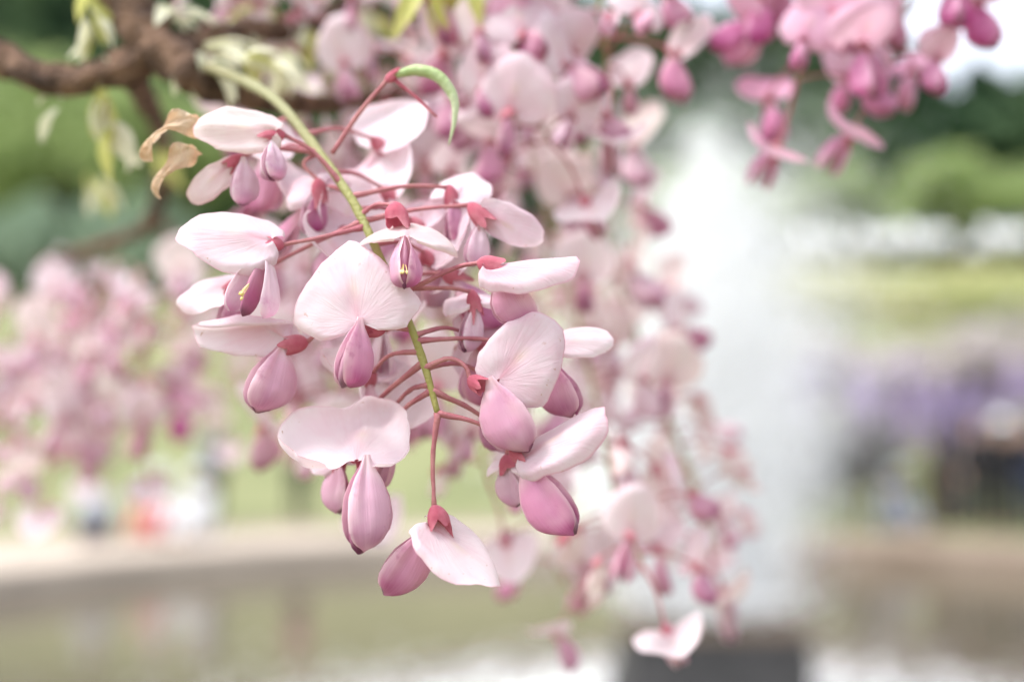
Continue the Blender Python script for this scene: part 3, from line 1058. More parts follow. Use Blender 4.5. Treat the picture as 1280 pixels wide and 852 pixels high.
# ================================================================== WISTERIA, near
def banner_mesh(L, W=None, tab=(1, .98, .96, .97, .90, .58, .22), thmax=118, kx=.5, px=1.6, ky=.3, ky0=0.0, py=1.5,
                crease=.05, roll=.03, rip=.02, asym=0.0, seed=0, nu=29, nv=15, mat='banner', notch=0.0, tab2=None, curl=(.75, .75), cv=.70):
    """standard petal: fan round the claw. +Y along midrib, +Z the inner face"""
    rr = random.Random(seed)
    ph = [rr.uniform(0, 6.28) for _ in range(4)]
    hw0 = L * .95
    sx = (W / 2 / hw0) if W else 1.0
    hw = hw0 * sx
    tabs = (tab2 or tab, tab)
    # bend tables
    K = 60
    def integ(fn, n=K, top=1.35):
        a, b_ = [0.0], [0.0]
        for i in range(n):
            ang = fn((i + .5) / n * top)
            a.append(a[-1] + math.cos(ang) * top / n)
            b_.append(b_[-1] + math.sin(ang) * top / n)
        return lambda q: (np.interp(q, np.linspace(0, top, n + 1), a), np.interp(q, np.linspace(0, top, n + 1), b_))
    lat = integ(lambda s: kx * s ** px)
    lonf = lambda q: ky0 + ky * max(q, 0) ** py
    lon = integ(lonf)
    verts, uvs = [], []
    for i in range(nu):
        u = -1 + 2 * i / (nu - 1)
        th = math.radians(thmax) * u
        tb = tabs[0] if u < 0 else tabs[1]
        q = abs(u) * (len(tb) - 1)
        k = min(int(q), len(tb) - 2)
        fr = q - k
        fr2 = fr if k == 0 else fr * fr * (3 - 2 * fr)
        Rt = L * (tb[k] * (1 - fr2) + tb[k + 1] * fr2)
        Rt *= 1 - notch * math.exp(-(u / .06) ** 2) + .012 * math.sin(th * 5 + ph[0]) + .008 * math.sin(th * 11 + ph[1])
        Rt *= 1 + .022 * noise.noise(Vector((th * 7, seed * 1.7, 0))) - .05 * max(0, noise.noise(Vector((th * 4 + 9, seed * 2.3, 4))) - .25)
        cang = curl[0] + curl[1] * math.sin(th * 1.9 + ph[2]) + .45 * math.sin(th * 4.3 + ph[0])
        for j in range(nv):
            vv = j / (nv - 1)
            r = Rt * (.03 + .97 * vv)
            zc = 0.0
            if vv > cv:
                sfr = (vv - cv) / (1 - cv)
                wdt = Rt * (1 - cv) * .97
                rq, zq = 0.0, 0.0
                for ii in range(6):
                    aa = cang * ((ii + .5) / 6 * sfr) ** 1.4
                    rq += math.cos(aa) * sfr / 6
                    zq += math.sin(aa) * sfr / 6
                r = Rt * (.03 + .97 * cv) + wdt * rq
                zc = -wdt * zq
            x, y = math.sin(th) * r * sx, math.cos(th) * r
            z = 0.0
            z += crease * L * math.exp(-(x / (.11 * L)) ** 2) * (1 - vv * .35) * min(1, vv * 4)
            z += rip * 1.4 * L * vv ** 2.4 * (math.sin(th * 3.1 + ph[2]) + .6 * math.sin(th * 6.3 + ph[3]))
            z += .018 * L * noise.noise(Vector((x / L * 3.2 + ph[0], y / L * 3.2 + ph[1], seed)))
            e = max(0, (vv - .84) / .16)
            z += zc
            z -= roll * .4 * L * e ** 2
            y *= 1 - .02 * e * e
            s = abs(x) / hw
            la, lb = lat(s)
            x2 = math.copysign(float(la) * hw, x)
            z2 = z - float(lb) * hw * (1 + asym * math.copysign(1, x))
            if y >= 0:
                q_ = y / L
                a_, b_ = lon(q_)
                ang = lonf(q_)
                Y = float(a_) * L - (-z2) * math.sin(ang) * -1
                Y = float(a_) * L + z2 * math.sin(ang)
                Z = -float(b_) * L + z2 * math.cos(ang)
            else:
                Y = y * math.cos(ky0) + z2 * math.sin(ky0)
                Z = -y * math.sin(ky0) + z2 * math.cos(ky0)
            verts.append((x2 * S, Y * S, Z * S))
            uvs.append((u * .5 + .5, vv))
    faces = []
    for i in range(nu - 1):
        for j in range(nv - 1):
            faces.append((i * nv + j, (i + 1) * nv + j, (i + 1) * nv + j + 1, i * nv + j + 1))
    return mesh('banner_petal', verts, faces, M[mat], uvs)


_WV = np.array([0, .12, .25, .45, .65, .80, .90, .96, 1.0])
_WU = np.array([.06, .13, .27, .41, .45, .43, .36, .27, .13])
_WL = np.array([.08, .17, .34, .51, .56, .50, .37, .21, -.04])
_WF = np.linspace(0, 1, 81)


def _smooth(tab):
    y = np.interp(_WF, _WV, tab)
    for _ in range(3):
        y[1:-1] = (y[:-2] + 2 * y[1:-1] + y[2:]) / 4
    return y


_WUS, _WLS = _smooth(_WU), _smooth(_WL)


def wing_mesh(L, Hh, B, side, gap=.4, spread=0.0, falc=.10, lip=.05, mat='wing', nv=18, nw=13, open_=0.0, seed=0):
    """wing petal: a thin cupped blade on a narrow claw; +Y along, +Z the upper (slit) edge, bulging to side*X"""
    rr = random.Random(seed)
    ph, ph2 = rr.uniform(0, 6.28), rr.uniform(0, 6.28)
    ku, kl, bow = rr.uniform(.85, 1.1), rr.uniform(.9, 1.12), rr.uniform(-.06, .10)
    tw = rr.uniform(-.25, .25)
    verts, uvs = [], []
    for j in range(nv):
        v = j / (nv - 1)
        zu = float(np.interp(v, _WF, _WUS)) * Hh * ku
        zl = -float(np.interp(v, _WF, _WLS)) * Hh * kl
        p = (zu - zl) / Hh
        for k in range(nw):
            q = k / (nw - 1)
            ww = -1 + 2 * (.5 - .5 * math.cos(q * math.pi)) if nw > 6 else -1 + 2 * q
            f = ww * .5 + .5
            y = L * v * (1 - .04 * ww * ww * v) + .012 * L * math.sin(7 * f + ph) * v
            z = zl + (zu - zl) * f
            z += falc * Hh * (1.3 * v * v - .3)
            dome = max(0, 1 - abs((f - .40) / (.40 if f < .40 else .60)) ** 2.3) ** .75
            x = gap + B * .62 * p ** .9 * dome
            x -= B * .20 * math.exp(-((f - .70) / .10) ** 2) * math.sin(math.pi * min(1, v * 1.15))      # soft fold
            x += lip * Hh * max(0, (f - .86) / .14) ** 1.5 * math.sin(math.pi * min(1, v)) * (1 + .5 * math.sin(5 * v + ph2))
            x += open_ * max(0, ww) * p * B
            x += B * .10 * noise.noise(Vector((v * 3.2 + ph, f * 2.6, seed * .37)))
            x += bow * L * v * v + tw * (f - .5) * Hh * .25 * v
            x = x + math.sin(spread) * y
            verts.append((side * x * S, y * S, z * S))
            uvs.append((f, v))
    faces = []
    for j in range(nv - 1):
        for k in range(nw - 1):
            q = (j * nw + k, j * nw + k + 1, (j + 1) * nw + k + 1, (j + 1) * nw + k)
            faces.append(q if side > 0 else q[::-1])
    return mesh('wing_petal', verts, faces, M[mat], uvs)


def keel_mesh(L, Hh, B, falc=.10, mat='keel', nv=16, nk=12):
    verts, uvs, faces = [], [], []
    for j in range(nv):
        v = j / (nv - 1)
        zu = float(np.interp(v, _WF, _WUS)) * Hh * .84
        zl = -float(np.interp(v, _WF, _WLS)) * Hh * .80
        c, h_ = (zu + zl) / 2, (zu - zl) / 2
        for k in range(nk):
            a = 2 * math.pi * k / nk
            verts.append((math.cos(a) * B * .30 * (h_ / Hh * 2) * S, L * v * S, (c + math.sin(a) * h_ + falc * Hh * (1.3 * v * v - .3)) * S))
            uvs.append((.5 + .3 * math.sin(a), v ** 3))
    for j in range(nv - 1):
        for k in range(nk):
            faces.append((j * nk + k, j * nk + (k + 1) % nk, (j + 1) * nk + (k + 1) % nk, (j + 1) * nk + k))
    faces.append(tuple((nv - 1) * nk + k for k in range(nk)))
    return mesh('keel_petal', verts, faces, M[mat], uvs)


def calyx_geo(mb, mtx, r=15, L=26, mi=0, seed=0):
    r, L = r * .74, L * .80
    """cup with five uneven teeth"""
    rr = random.Random(seed)
    tl = [rr.uniform(.1, .6) for _ in range(5)]
    dr = [rr.uniform(-.12, .3) for _ in range(5)]
    seg, rows = 30, 9
    obl, oph = rr.uniform(.1, .35), rr.uniform(0, 6.28)
    v, f = [], []
    for j in range(rows):
        t_ = j / (rows - 1)
        for k in range(seg):
            a = 2 * math.pi * k / seg
            c = (a / (2 * math.pi) * 5) % 1
            ti = int(a / (2 * math.pi) * 5) % 5
            tooth = math.sin(math.pi * c) ** 1.3
            rad_ = r * (.16 + (.9 - .12 * max(0, t_ - .6)) * math.sin(min(t_ * 1.5, 1) * math.pi / 2) ** .7) * (1 + .06 * math.sin(3 * a + seed))
            y = -4 + (L + 4) * t_ * (1 + tl[ti] * tooth ** .9 * t_ * t_) * (1 + obl * math.cos(a - oph) * t_)
            rad_ *= 1 + .05 * math.sin(10 * a) * t_
            rad_ *= 1 + dr[ti] * tooth * t_ ** 3
            v.append(mtx @ Vector((math.cos(a) * rad_ * S, y * S, math.sin(a) * rad_ * .9 * S)))
    for j in range(rows - 1):
        for k in range(seg):
            f.append((j * seg + k, j * seg + (k + 1) % seg, (j + 1) * seg + (k + 1) % seg, (j + 1) * seg + k))
    mb.add(v, f, mi)


def stem_mesh(ped_pts, cal_m, r0=3.5, r1=2.2, cr=15, cl=26, seed=0):
    """pedicel + calyx: the body of a flower part"""
    mb = MB()
    n = 12
    n = 16
    rs = [S * (r0 + (r1 - r0) * i / (n - 1) + 1.6 * (1 - i / (n - 1)) ** 10 + (1.3 * (i / (n - 1)) ** 8)) for i in range(n)]
    mb.tube(spline(ped_pts, n), rs, 8, 1, wob=.3)
    calyx_geo(mb, cal_m, cr, cl, 0, seed)
    return mb.mesh('flower', [M['calyx'], M['pedicel']])


GR = 'pink wisteria racemes'


def rachis_part(root, pts, radii, n=40, wob=.15, nodes=True):
    off = root.location
    sp = spline([tuple(Vector(p) - off) for p in pts], n)
    rs = np.interp(np.linspace(0, 1, n), np.linspace(0, 1, len(radii)), radii)
    if nodes:
        rs = rs * (1 + .16 * np.maximum(0, np.sin(np.linspace(0, n * .55, n))) ** 6)
    mb = MB()
    mb.tube(sp, rs, 10, wob=wob)
    return obj('rachis', mb.mesh('rachis', M['rachis'], uv=True), root), [Vector(p) + off for p in sp]


# ---- the sharp raceme in front: every flower set one by one
hero = empty('wisteria_raceme', at(226, 76, .293), 'sharply focused pale pink raceme with green stalk and open flowers', 'flower', GR)
_, HSP = rachis_part(hero, [at(226, 76, .293), H(276, 90, -475), H(340, 122, -260), H(392, 182, -170), H(440, 250, -100), H(472, 315, -65), H(508, 395, -35),
                   H(530, 455, -20), H(547, 516, -8)],
            [8.5 * S, 8.2 * S, 7.8 * S, 7 * S, 6.2 * S, 5.4 * S, 5.2 * S, 4.8 * S, 4 * S], 70, .12)
seed_n = [100]


def hero_flower(c, ped, cdir, banner=None, wings=None, cr=15, cl=26, label=None, inset=14):
    """c, ped in photo px (x, y, dz); directions with y down"""
    seed_n[0] += 1
    sd_ = seed_n[0]
    cp = H(*c)
    cd = V(*cdir).normalized()
    root = hero
    def pix(q):
        d_ = q - CAM
        z_ = d_.dot(AX_F)
        return d_.dot(AX_R) / z_ * F_PX + 640, 426 - d_.dot(AX_U) / z_ * F_PX
    st_ = min(HSP, key=lambda q: (pix(q)[0] - ped[0][0]) ** 2 + (pix(q)[1] - ped[0][1]) ** 2)
    fm = stem_mesh([tuple(st_ - cp)] + [tuple(H(*p) - cp) for p in ped[1:]] + [(0, 0, 0)], frame(Vector((0, 0, 0)), cd, V(.3, -.5, .8)), cr=cr, cl=cl, seed=sd_)
    fo = obj('flower', fm, root, Matrix.Translation(cp - root.location))
    base = cd * inset * S
    if banner:
        bd = dict(banner)
        d, n_ = bd.pop('dir'), bd.pop('n')
        b0 = bd.pop('base', None)
        o_ = (H(*b0) - cp) if b0 else base
        obj('banner_petal', banner_mesh(seed=sd_, nu=45, nv=22, **bd), fo, frame(o_, V(*d), V(*n_)))
    if wings:
        wd = dict(wings)
        d, n_ = wd.pop('dir'), wd.pop('slit')
        b0 = wd.pop('base', None)
        o_ = (H(*b0) - cp) if b0 else base
        mt = frame(o_, V(*d), V(*n_))
        kl = wd.pop('kl', 1.015)
        km = wd.pop('kmat', 'keel')
        st = wd.pop('stamen', False)
        for s in (-1, 1):
            obj('wing_petal', wing_mesh(side=s, seed=sd_ + s, nv=26, nw=19, **wd), fo, mt)
        obj('keel_petal', keel_mesh(wd['L'] * kl, wd['Hh'] * .9, wd['B'], mat=km), fo, mt)
        if st:
            mb = MB()
            rr = random.Random(sd_)
            for k in range(4):
                a = rr.uniform(-.35, .35)
                e = Vector((math.sin(a) * 16 * S, (wd['L'] * .72 + rr.uniform(-6, 8)) * S, (wd['Hh'] * .5 + rr.uniform(-4, 3)) * S))
                mb.tube(spline([(0, wd['L'] * .5 * S, wd['Hh'] * .2 * S), tuple(e * .93), tuple(e)], 6), [.6 * S] * 6, 5)
                mb.tube([e, e + Vector((a * 3, 3.5, 2.5)) * S], [2.0 * S, 1.5 * S], 6)
            obj('stamens', mb.mesh('stamens', M['stamen']), fo, mt)
    return fo


# F1 face-on, centre
hero_flower((478, 412, -22), [(515, 416, -32), (498, 410, -30)], (-.8, -.05, .55),
            dict(dir=(-.16, -.97, -.15), n=(-.02, -.2, 1), base=(448, 402, 2), L=103, W=164, tab=(1.16, 1.0, .93, .97, 1.02, .72, .30),
                 kx=.42, ky=.25, roll=.07, crease=-.03, rip=.012),
            dict(dir=(-.17, .97, .1), slit=(-.42, 0, .9), base=(450, 396, 4), L=90, Hh=58, B=30, falc=.02, lip=.09), cr=15)
# F2 top, rolled white banner
hero_flower((494, 256, -52), [(455, 268, -95), (470, 256, -75)], (.18, .95, .3),
            dict(dir=(.05, -.42, -.9), n=(.06, -.9, .42), base=(508, 297, -14), L=84, W=146, kx=.62, px=1.3, ky=.35, roll=.12, crease=.06, mat='banner_old'),
            dict(dir=(.02, .95, .25), slit=(.03, -.2, 1), base=(506, 294, -14), L=72, Hh=44, B=30, open_=.06, lip=.12, stamen=True), cr=19, cl=32)
# F3 right, edge-on banner
hero_flower((600, 328, -15), [(528, 351, -50), (566, 336, -30)], (.9, .25, .2),
            dict(dir=(.99, -.06, .1), n=(.02, -.80, .5), base=(608, 338, -4), L=120, W=104, kx=1.0, px=1.1, ky=-.12, roll=.05, crease=.08,
                 tab=(1, .97, .9, .8, .62, .4, .2)),
            dict(dir=(.36, .93, 0), slit=(.9, -.36, .2), base=(626, 338, -12), L=78, Hh=54, B=18), cr=16, cl=26)
# F4 big pink-white banner leaning right
hero_flower((588, 474, -6), [(532, 456, -22), (560, 448, -14), (580, 456, -8)], (.65, .3, .5),
            dict(dir=(.66, -.74, .05), n=(-.22, -.06, 1), base=(622, 476, 10), L=106, W=146, tab=(1.03, .98, .90, .86, .84, .6, .32), tab2=(1.03, .99, .88, .76, .66, .5, .3),
                 kx=.42, ky=.2, roll=.10, crease=-.03, rip=.018),
            dict(dir=(.36, .93, .1), slit=(.92, -.36, .22), base=(614, 470, 6), L=103, Hh=62, B=22, falc=.08), cr=14, cl=24)
# F5 lower right
hero_flower((640, 562, -8), [(552, 516, -10), (600, 530, -8)], (.8, .35, .35),
            dict(dir=(.88, -.47, .12), n=(-.35, -.72, .55), base=(652, 574, 2), L=126, W=112, kx=.75, px=1.2, ky=-.2, roll=.07, crease=.05,
                 tab=(1, .98, .92, .78, .58, .4, .2)),
            dict(dir=(.5, .86, .08), slit=(.86, -.5, .2), base=(654, 572, 4), L=112, Hh=58, B=21, falc=.08), cr=16, cl=24)
# F6 left, folded banner
hero_flower((382, 428, -60), [(470, 388, -66), (420, 402, -64)], (-.9, .12, .3),
            dict(dir=(-1, .02, .08), n=(.0, .55, .85), base=(362, 424, -52), L=134, W=104, kx=.2, ky=-.06, crease=-.32, roll=.03,
                 tab=(1, .96, .8, .62, .46, .3, .2)),
            dict(dir=(-.22, .97, .12), slit=(-.78, -.1, .6), base=(352, 428, -48), L=94, Hh=62, B=28, open_=.12), cr=16, cl=26)
# F7 upper left, large banner
hero_flower((352, 306, -52), [(438, 290, -88), (395, 298, -70)], (-.9, .05, .4),
            dict(dir=(-.96, -.2, .1), n=(-.1, -.62, .8), base=(338, 302, -42), L=128, W=128, kx=.55, ky=.12, roll=.08, crease=.05,
                 tab=(1, .97, .93, .9, .8, .5, .25)),
            dict(dir=(-.22, .95, .25), slit=(-.35, .1, .95), base=(332, 312, -36), L=92, Hh=48, B=26, spread=.22, mat='wing_pale', open_=.2, stamen=True), cr=15)
# F8 top left, cream banner
hero_flower((354, 168, -110), [(430, 232, -118), (392, 190, -115)], (-.85, .2, .35),
            dict(dir=(-.99, -.12, .05), n=(0, -.25, .97), base=(344, 166, -100), L=112, W=100, kx=.2, ky=.05, roll=.03, crease=.07, mat='banner_old',
                 tab=(1, 1.02, .95, .74, .6, .4, .2)),
            dict(dir=(.12, .93, .35), slit=(-.2, -.3, .9), base=(338, 176, -94), L=62, Hh=50, B=24, mat='wing_pale'), cr=14)
# F8b bud and pale keel beneath it
hero_flower((300, 196, -120), [(392, 190, -150), (340, 186, -135)], (-.6, .6, .2),
            dict(dir=(-.75, .62, .1), n=(-.3, .1, .95), base=(290, 205, -118), L=84, W=64, kx=.4, mat='banner_old', tab=(1, .97, .9, .7, .5, .4, .2)),
            dict(dir=(.1, .98, .1), slit=(-.6, 0, .8), base=(303, 196, -112), L=68, Hh=46, B=20, mat='wing_pale'), cr=12)
# F9 lower left, rolled
hero_flower((462, 566, -66), [(530, 490, -18), (506, 510, -75), (486, 536, -92)], (-.35, .3, .88),
            dict(dir=(.04, -.50, -.85), n=(-.02, -.85, .50), base=(446, 576, -4), L=126, W=212, kx=.30, px=1.3, ky=.05, roll=0, crease=.06, rip=.03,
                 curl=(-1.9, .5), cv=.52, tab=(1.0, .96, .88, .80, .72, .5, .3), tab2=(1.0, .98, 1.0, 1.08, 1.12, .8, .4)),
            dict(dir=(.02, .98, .14), slit=(-.78, 0, .62), base=(458, 568, 4), L=120, Hh=68, B=30, falc=.0), cr=15)
# F9b keel behind it
hero_flower((428, 566, -118), [(518, 456, -40), (470, 502, -110), (448, 536, -125)], (-.2, .9, .1),
            dict(dir=(-.3, -.4, -.8), n=(-.2, -.8, .4), L=70, W=90),
            dict(dir=(-.05, .98, .05), slit=(.8, 0, .6), base=(424, 572, -112), L=74, Hh=46, B=18), cr=12)
# F10 bottom
hero_flower((543, 634, 0), [(547, 516, -8), (541, 575, -6)], (.28, .9, .25),
            dict(dir=(.74, .62, .15), n=(.36, -.80, .46), base=(536, 656, 4), L=118, W=128, kx=-.35, ky=-.15, roll=.02, crease=.05,
                 tab=(1, .98, .97, .95, .80, .5, .25)),
            dict(dir=(-.46, .88, -.05), slit=(-.80, -.45, .38), base=(536, 656, 2), L=102, Hh=58, B=23, falc=.1), cr=18, cl=34, inset=18)
# F11 behind F4
hero_flower((668, 436, -70), [(530, 421, -40), (595, 423, -55)], (.8, .3, .1),
            dict(dir=(.98, -.15, .05), n=(-.1, -.55, .8), base=(690, 430, -66), L=84, W=76, kx=.4, tab=(1, .97, .9, .75, .5, .4, .2)),
            dict(dir=(.26, .96, .05), slit=(.7, -.3, .6), base=(686, 446, -60), L=82, Hh=62, B=24), cr=13)
# F12 small, below F4
hero_flower((634, 570, -66), [(549, 488, -20), (590, 512, -40), (630, 545, -60)], (.0, .95, .1),
            dict(dir=(.3, -.2, -.9), n=(.1, -.9, -.2), L=74, W=80),
            dict(dir=(.12, .98, -.05), slit=(.85, 0, .5), base=(634, 578, -64), L=58, Hh=44, B=18, mat='wing_pale'), cr=14, cl=22)
# F13 pale triangle right of the top
hero_flower((588, 256, -100), [(452, 276, -105), (520, 262, -104)], (.6, .7, .1),
            dict(dir=(.83, .52, 0), n=(-.25, .2, .95), base=(604, 262, -96), L=98, W=86, kx=.35, tab=(1, .98, .9, .7, .5, .35, .2)),
            dict(dir=(-.05, 1, .05), slit=(-.7, 0, .7), base=(598, 276, -98), L=62, Hh=40, B=18, mat='wing_pale'), cr=16, cl=40)
# F14 behind the stalk
hero_flower((590, 365, -72), [(524, 352, -52), (560, 360, -64)], (.2, .95, .1),
            dict(dir=(-.3, -.3, -.9), n=(-.1, -.9, .3), L=80, W=90),
            dict(dir=(-.12, .98, .05), slit=(-.6, 0, .8), base=(592, 378, -70), L=66, Hh=44, B=20, mat='wing_pale'), cr=13, cl=34)
# F15 between the upper pedicels
hero_flower((562, 234, -150), [(446, 243, -112), (505, 233, -130)], (.2, .95, .0),
            dict(dir=(.4, -.6, -.6), n=(-.2, -.5, .8), L=80, W=100),
            dict(dir=(.1, .98, .0), slit=(-.5, 0, .8), base=(564, 246, -148), L=66, Hh=44, B=20), cr=14, cl=34)
# F16 behind the left pair
hero_flower((300, 352, -120), [(452, 276, -110), (380, 310, -115)], (-.7, .6, .0),
            dict(dir=(-.96, .2, 0), n=(0, -.7, .7), base=(286, 356, -120), L=82, W=80, mat='banner'),
            dict(dir=(-.1, .98, .0), slit=(-.5, 0, .8), base=(292, 360, -118), L=66, Hh=44, B=20), cr=14)
# F17 upper behind F7
hero_flower((398, 226, -150), [(392, 190, -172), (380, 205, -160)], (.1, .9, .1),
            dict(dir=(-.4, -.4, -.7), n=(-.2, -.7, .6), L=84, W=110),
            dict(dir=(-.1, .98, .0), slit=(-.5, 0, .8), base=(396, 234, -148), L=66, Hh=46, B=20), cr=14)

# wilted petals on the upper left
HERO_FILL = True

for (c, d, n_, L, W, ky, s_) in (((240, 148, -105), (-.92, .38, .1), (.1, -.6, .8), 104, 66, 1.0, 1), ((236, 186, -112), (-.74, .67, .1), (.1, -.5, .85), 96, 64, .9, 2)):
    o = obj('wilted_petal', banner_mesh(L, W, kx=.9, px=.8, ky=ky * .7, rip=.12, roll=.1, seed=s_ * 7, mat='wilted', tab=(1, .9, .7, .5, .4, .3, .2), nu=33, nv=18), hero,
            frame(H(*c) - hero.location, V(*d), V(*n_)))

# green seed pod on a long pedicel
off = hero.location
mb = MB()
mb.tube(spline([tuple(H(415, 192, -140) - off), tuple(H(450, 140, -135) - off), tuple(H(486, 98, -130) - off)], 12), np.linspace(3.6 * S, 3.0 * S, 12), 8)
obj('pod_stalk', mb.mesh('pod_stalk', M['pedicel']), hero)
mb = MB()
n = 26
rs = [S * (.9 + 7.6 * math.sin(math.pi * (i / (n - 1)) ** .62) ** 1.1) for i in range(n)]
mb.tube(spline([tuple(H(*p) - off) for p in ((490, 96, -128), (520, 88, -122), (548, 96, -118), (567, 122, -116), (568, 150, -116), (561, 182, -118))], n), rs, 12, wob=.1)
obj('seed_pod', mb.mesh('seed_pod', M['pod']), hero)
mb = MB()
calyx_geo(mb, frame(H(484, 100, -130) - off, V(.7, -.35, .2), V(0, -.3, 1)), 9, 16)
mb.tube(spline([tuple(H(*p) - off) for p in ((494, 100, -128), (520, 122, -124), (546, 146, -120))], 8), np.linspace(3.2 * S, 2 * S, 8), 6)
obj('spent_calyx', mb.mesh('spent_calyx', M['calyx']), hero)

# ---- prototype flowers for the other racemes (flower frame: +Y away from the rachis, +Z up, px units)
def proto(kind, seed, bm_='banner', wm='wing'):
    rr = random.Random(seed)
    pl = rr.uniform(95, 130)
    end = Vector((0, pl, rr.uniform(-6, 18)))
    ped = [(0, 0, 0), tuple(Vector((rr.uniform(-6, 6), pl * .5, end.z * .5 + 10)) * S), tuple(end * S)]
    cd = Vector((rr.uniform(-.2, .2), .7, -.55))
    cm = frame(end * S, cd, Vector((0, .3, 1)))
    parts = [('flower', stem_mesh(ped, cm, cr=15, cl=25, seed=seed), Matrix.Identity(4))]
    base = (end + cd.normalized() * 14) * S
    if kind == 'open':
        tilt = rr.uniform(-.35, .35)
        bdir = Vector((rr.uniform(-.2, .2), .45 + tilt, .9 - tilt))
        bn = Vector((rr.uniform(-.25, .25), .9, -.35 - tilt))
        parts.append(('banner_petal', banner_mesh(rr.uniform(96, 112), rr.uniform(130, 165), kx=rr.uniform(.3, .9), ky=rr.uniform(-.2, .5), roll=.06,
                                                  crease=.04, rip=.025, seed=seed, nu=21, nv=11, mat=bm_), frame(base, bdir, bn)))
        wm_ = frame(base, Vector((rr.uniform(-.15, .15), .42 + rr.uniform(-.2, .25), -.9)), Vector((0, .9, .4)))
        L, Hh, B = rr.uniform(84, 102), rr.uniform(56, 66), rr.uniform(22, 29)
        sp = rr.choice((0, 0, .12))
        for s in (-1, 1):
            parts.append(('wing_petal', wing_mesh(L, Hh, B, s, spread=sp, nv=12, nw=9, mat=wm, seed=seed), wm_))
        parts.append(('keel_petal', keel_mesh(L * 1.015, Hh * .9, B, nv=9, nk=8), wm_))
    elif kind == 'bud':
        wm_ = frame(base, Vector((0, .75, -.6)), Vector((0, .6, .8)))
        for s in (-1, 1):
            parts.append(('wing_petal', wing_mesh(58, 42, 20, s, nv=10, nw=8, mat=wm, seed=seed), wm_))
        parts.append(('banner_petal', banner_mesh(62, 66, kx=1.6, px=.9, ky=-.3, crease=.05, seed=seed, nu=17, nv=9, mat=bm_),
                      frame(base, Vector((0, .72, -.45)), Vector((0, -.5, -.8)))))
    elif kind == 'spent':
        parts.append(('banner_petal', banner_mesh(72, 60, kx=1.4, px=.8, ky=.9, rip=.14, seed=seed, nu=17, nv=9, mat='banner_old'),
                      frame(base, Vector((.1, .5, -.7)), Vector((0, .8, .4)))))
    return parts


PROTO = {
    'blush': [proto('open', 300 + k) for k in range(5)] + [proto('open', 320, 'banner', 'wing_pale')],
    'cream': [proto('open', 330 + k, 'banner_old', 'wing_pale') for k in range(3)] + [proto('spent', 340), proto('spent', 341), proto('bud', 342)],
    'deep': [proto('open', 350 + k, 'banner_deep', 'wing_deep') for k in range(4)],
    'bud': [proto('bud', 360), proto('bud', 361)],
    'spent': [proto('spent', 362), proto('spent', 363)],
}


def put_flower(root, pr, mtx):
    fo = None
    for nm, me, mb_ in pr:
        if fo is None:
            fo = obj(nm, me, root, mtx)
        else:
            obj(nm, me, fo, mb_)
    return fo


def raceme(path, label, mixp, n, size=1.0, seed=0, r0=6.0, r1=2.5, t0=.06, face=None, tip=True):
    """path: (px, py, depth) list, top to tip. mixp: [(palette, weight)]"""
    rr = random.Random(seed)
    P = [at(*p) for p in path]
    root = empty('wisteria_raceme', P[0], label, 'flower', GR)
    _, sp = rachis_part(root, P, [r0 * S * size, r1 * S * size], 36, .12)
    names = [m_[0] for m_ in mixp]
    wts = [m_[1] for m_ in mixp]
    yaw = rr.uniform(0, 6.28)
    for k in range(n):
        t_ = t0 + (1 - t0) * (k + .5) / n
        x = t_ * (len(sp) - 1)
        i = min(int(x), len(sp) - 2)
        p = sp[i].lerp(sp[i + 1], x - i)
        ax = (sp[i + 1] - sp[i]).normalized()
        yaw += 2.4 + rr.uniform(-.4, .4)
        yv = Vector((math.cos(yaw), math.sin(yaw), 0))
        if face is not None:
            yv = (yv + face * rr.uniform(.2, .9)).normalized()
        yv = (yv - ax * yv.dot(ax) * .7 + Vector((0, 0, rr.uniform(-.45, .25)))).normalized()
        zv = Vector((rr.uniform(-.35, .35), rr.uniform(-.35, .35), 1))
        pal = rr.choices(names, wts)[0]
        pr = rr.choice(PROTO[pal])
        s_ = size * rr.uniform(.86, 1.08) * (1 if t_ < .85 else .85)
        m_ = frame(p - root.location, yv, zv) @ Matrix.Scale(s_, 4)
        put_flower(root, pr, m_)
    if tip:
        m_ = frame(sp[-1] - root.location, (sp[-1] - sp[-2]), Vector((0, -1, 0))) @ Matrix.Scale(size, 4)
        put_flower(root, PROTO[names[0]][0], m_)
    return root


toward = -AX_F
rr = random.Random(77)
for k in range(15):
    i = int(len(HSP) * (.30 + .62 * k / 14))
    side = 1 if k % 2 else -1
    yv = (AX_F * rr.uniform(.5, 1.0) + AX_R * side * rr.uniform(.3, .9) + AX_U * rr.uniform(-.35, .25)).normalized()
    put_flower(hero, rr.choice(PROTO['blush']), frame(HSP[i] - hero.location, yv, Vector((rr.uniform(-.4, .4), rr.uniform(-.4, .4), 1))) @ Matrix.Scale(rr.uniform(.9, 1.05), 4))
raceme([(600, -70, .38), (640, 120, .36), (715, 370, .34), (768, 610, .30), (802, 705, .288)], 'long trailing raceme with reddish calyces passing before the fountain',
       [('blush', 5), ('cream', 3), ('spent', 3)], 34, seed=1)
raceme([(690, -60, .46), (745, 240, .44), (810, 470, .42), (868, 600, .40), (890, 690, .38)], 'faded cream and pink raceme edging the white water jet',
       [('cream', 6), ('spent', 3), ('blush', 2)], 36, seed=2)
raceme([(560, -120, .30), (600, 20, .295), (650, 110, .29), (690, 180, .285)], 'full pink raceme with mauve keels hanging above the focused stalk',
       [('blush', 8), ('deep', 1)], 26, seed=3, face=toward)
raceme([(735, -120, .30), (745, -30, .30), (755, 40, .295), (758, 90, .29)], 'short pink raceme with white tipped banners against the dark wood',
       [('blush', 6), ('bud', 1)], 11, seed=4, face=toward)
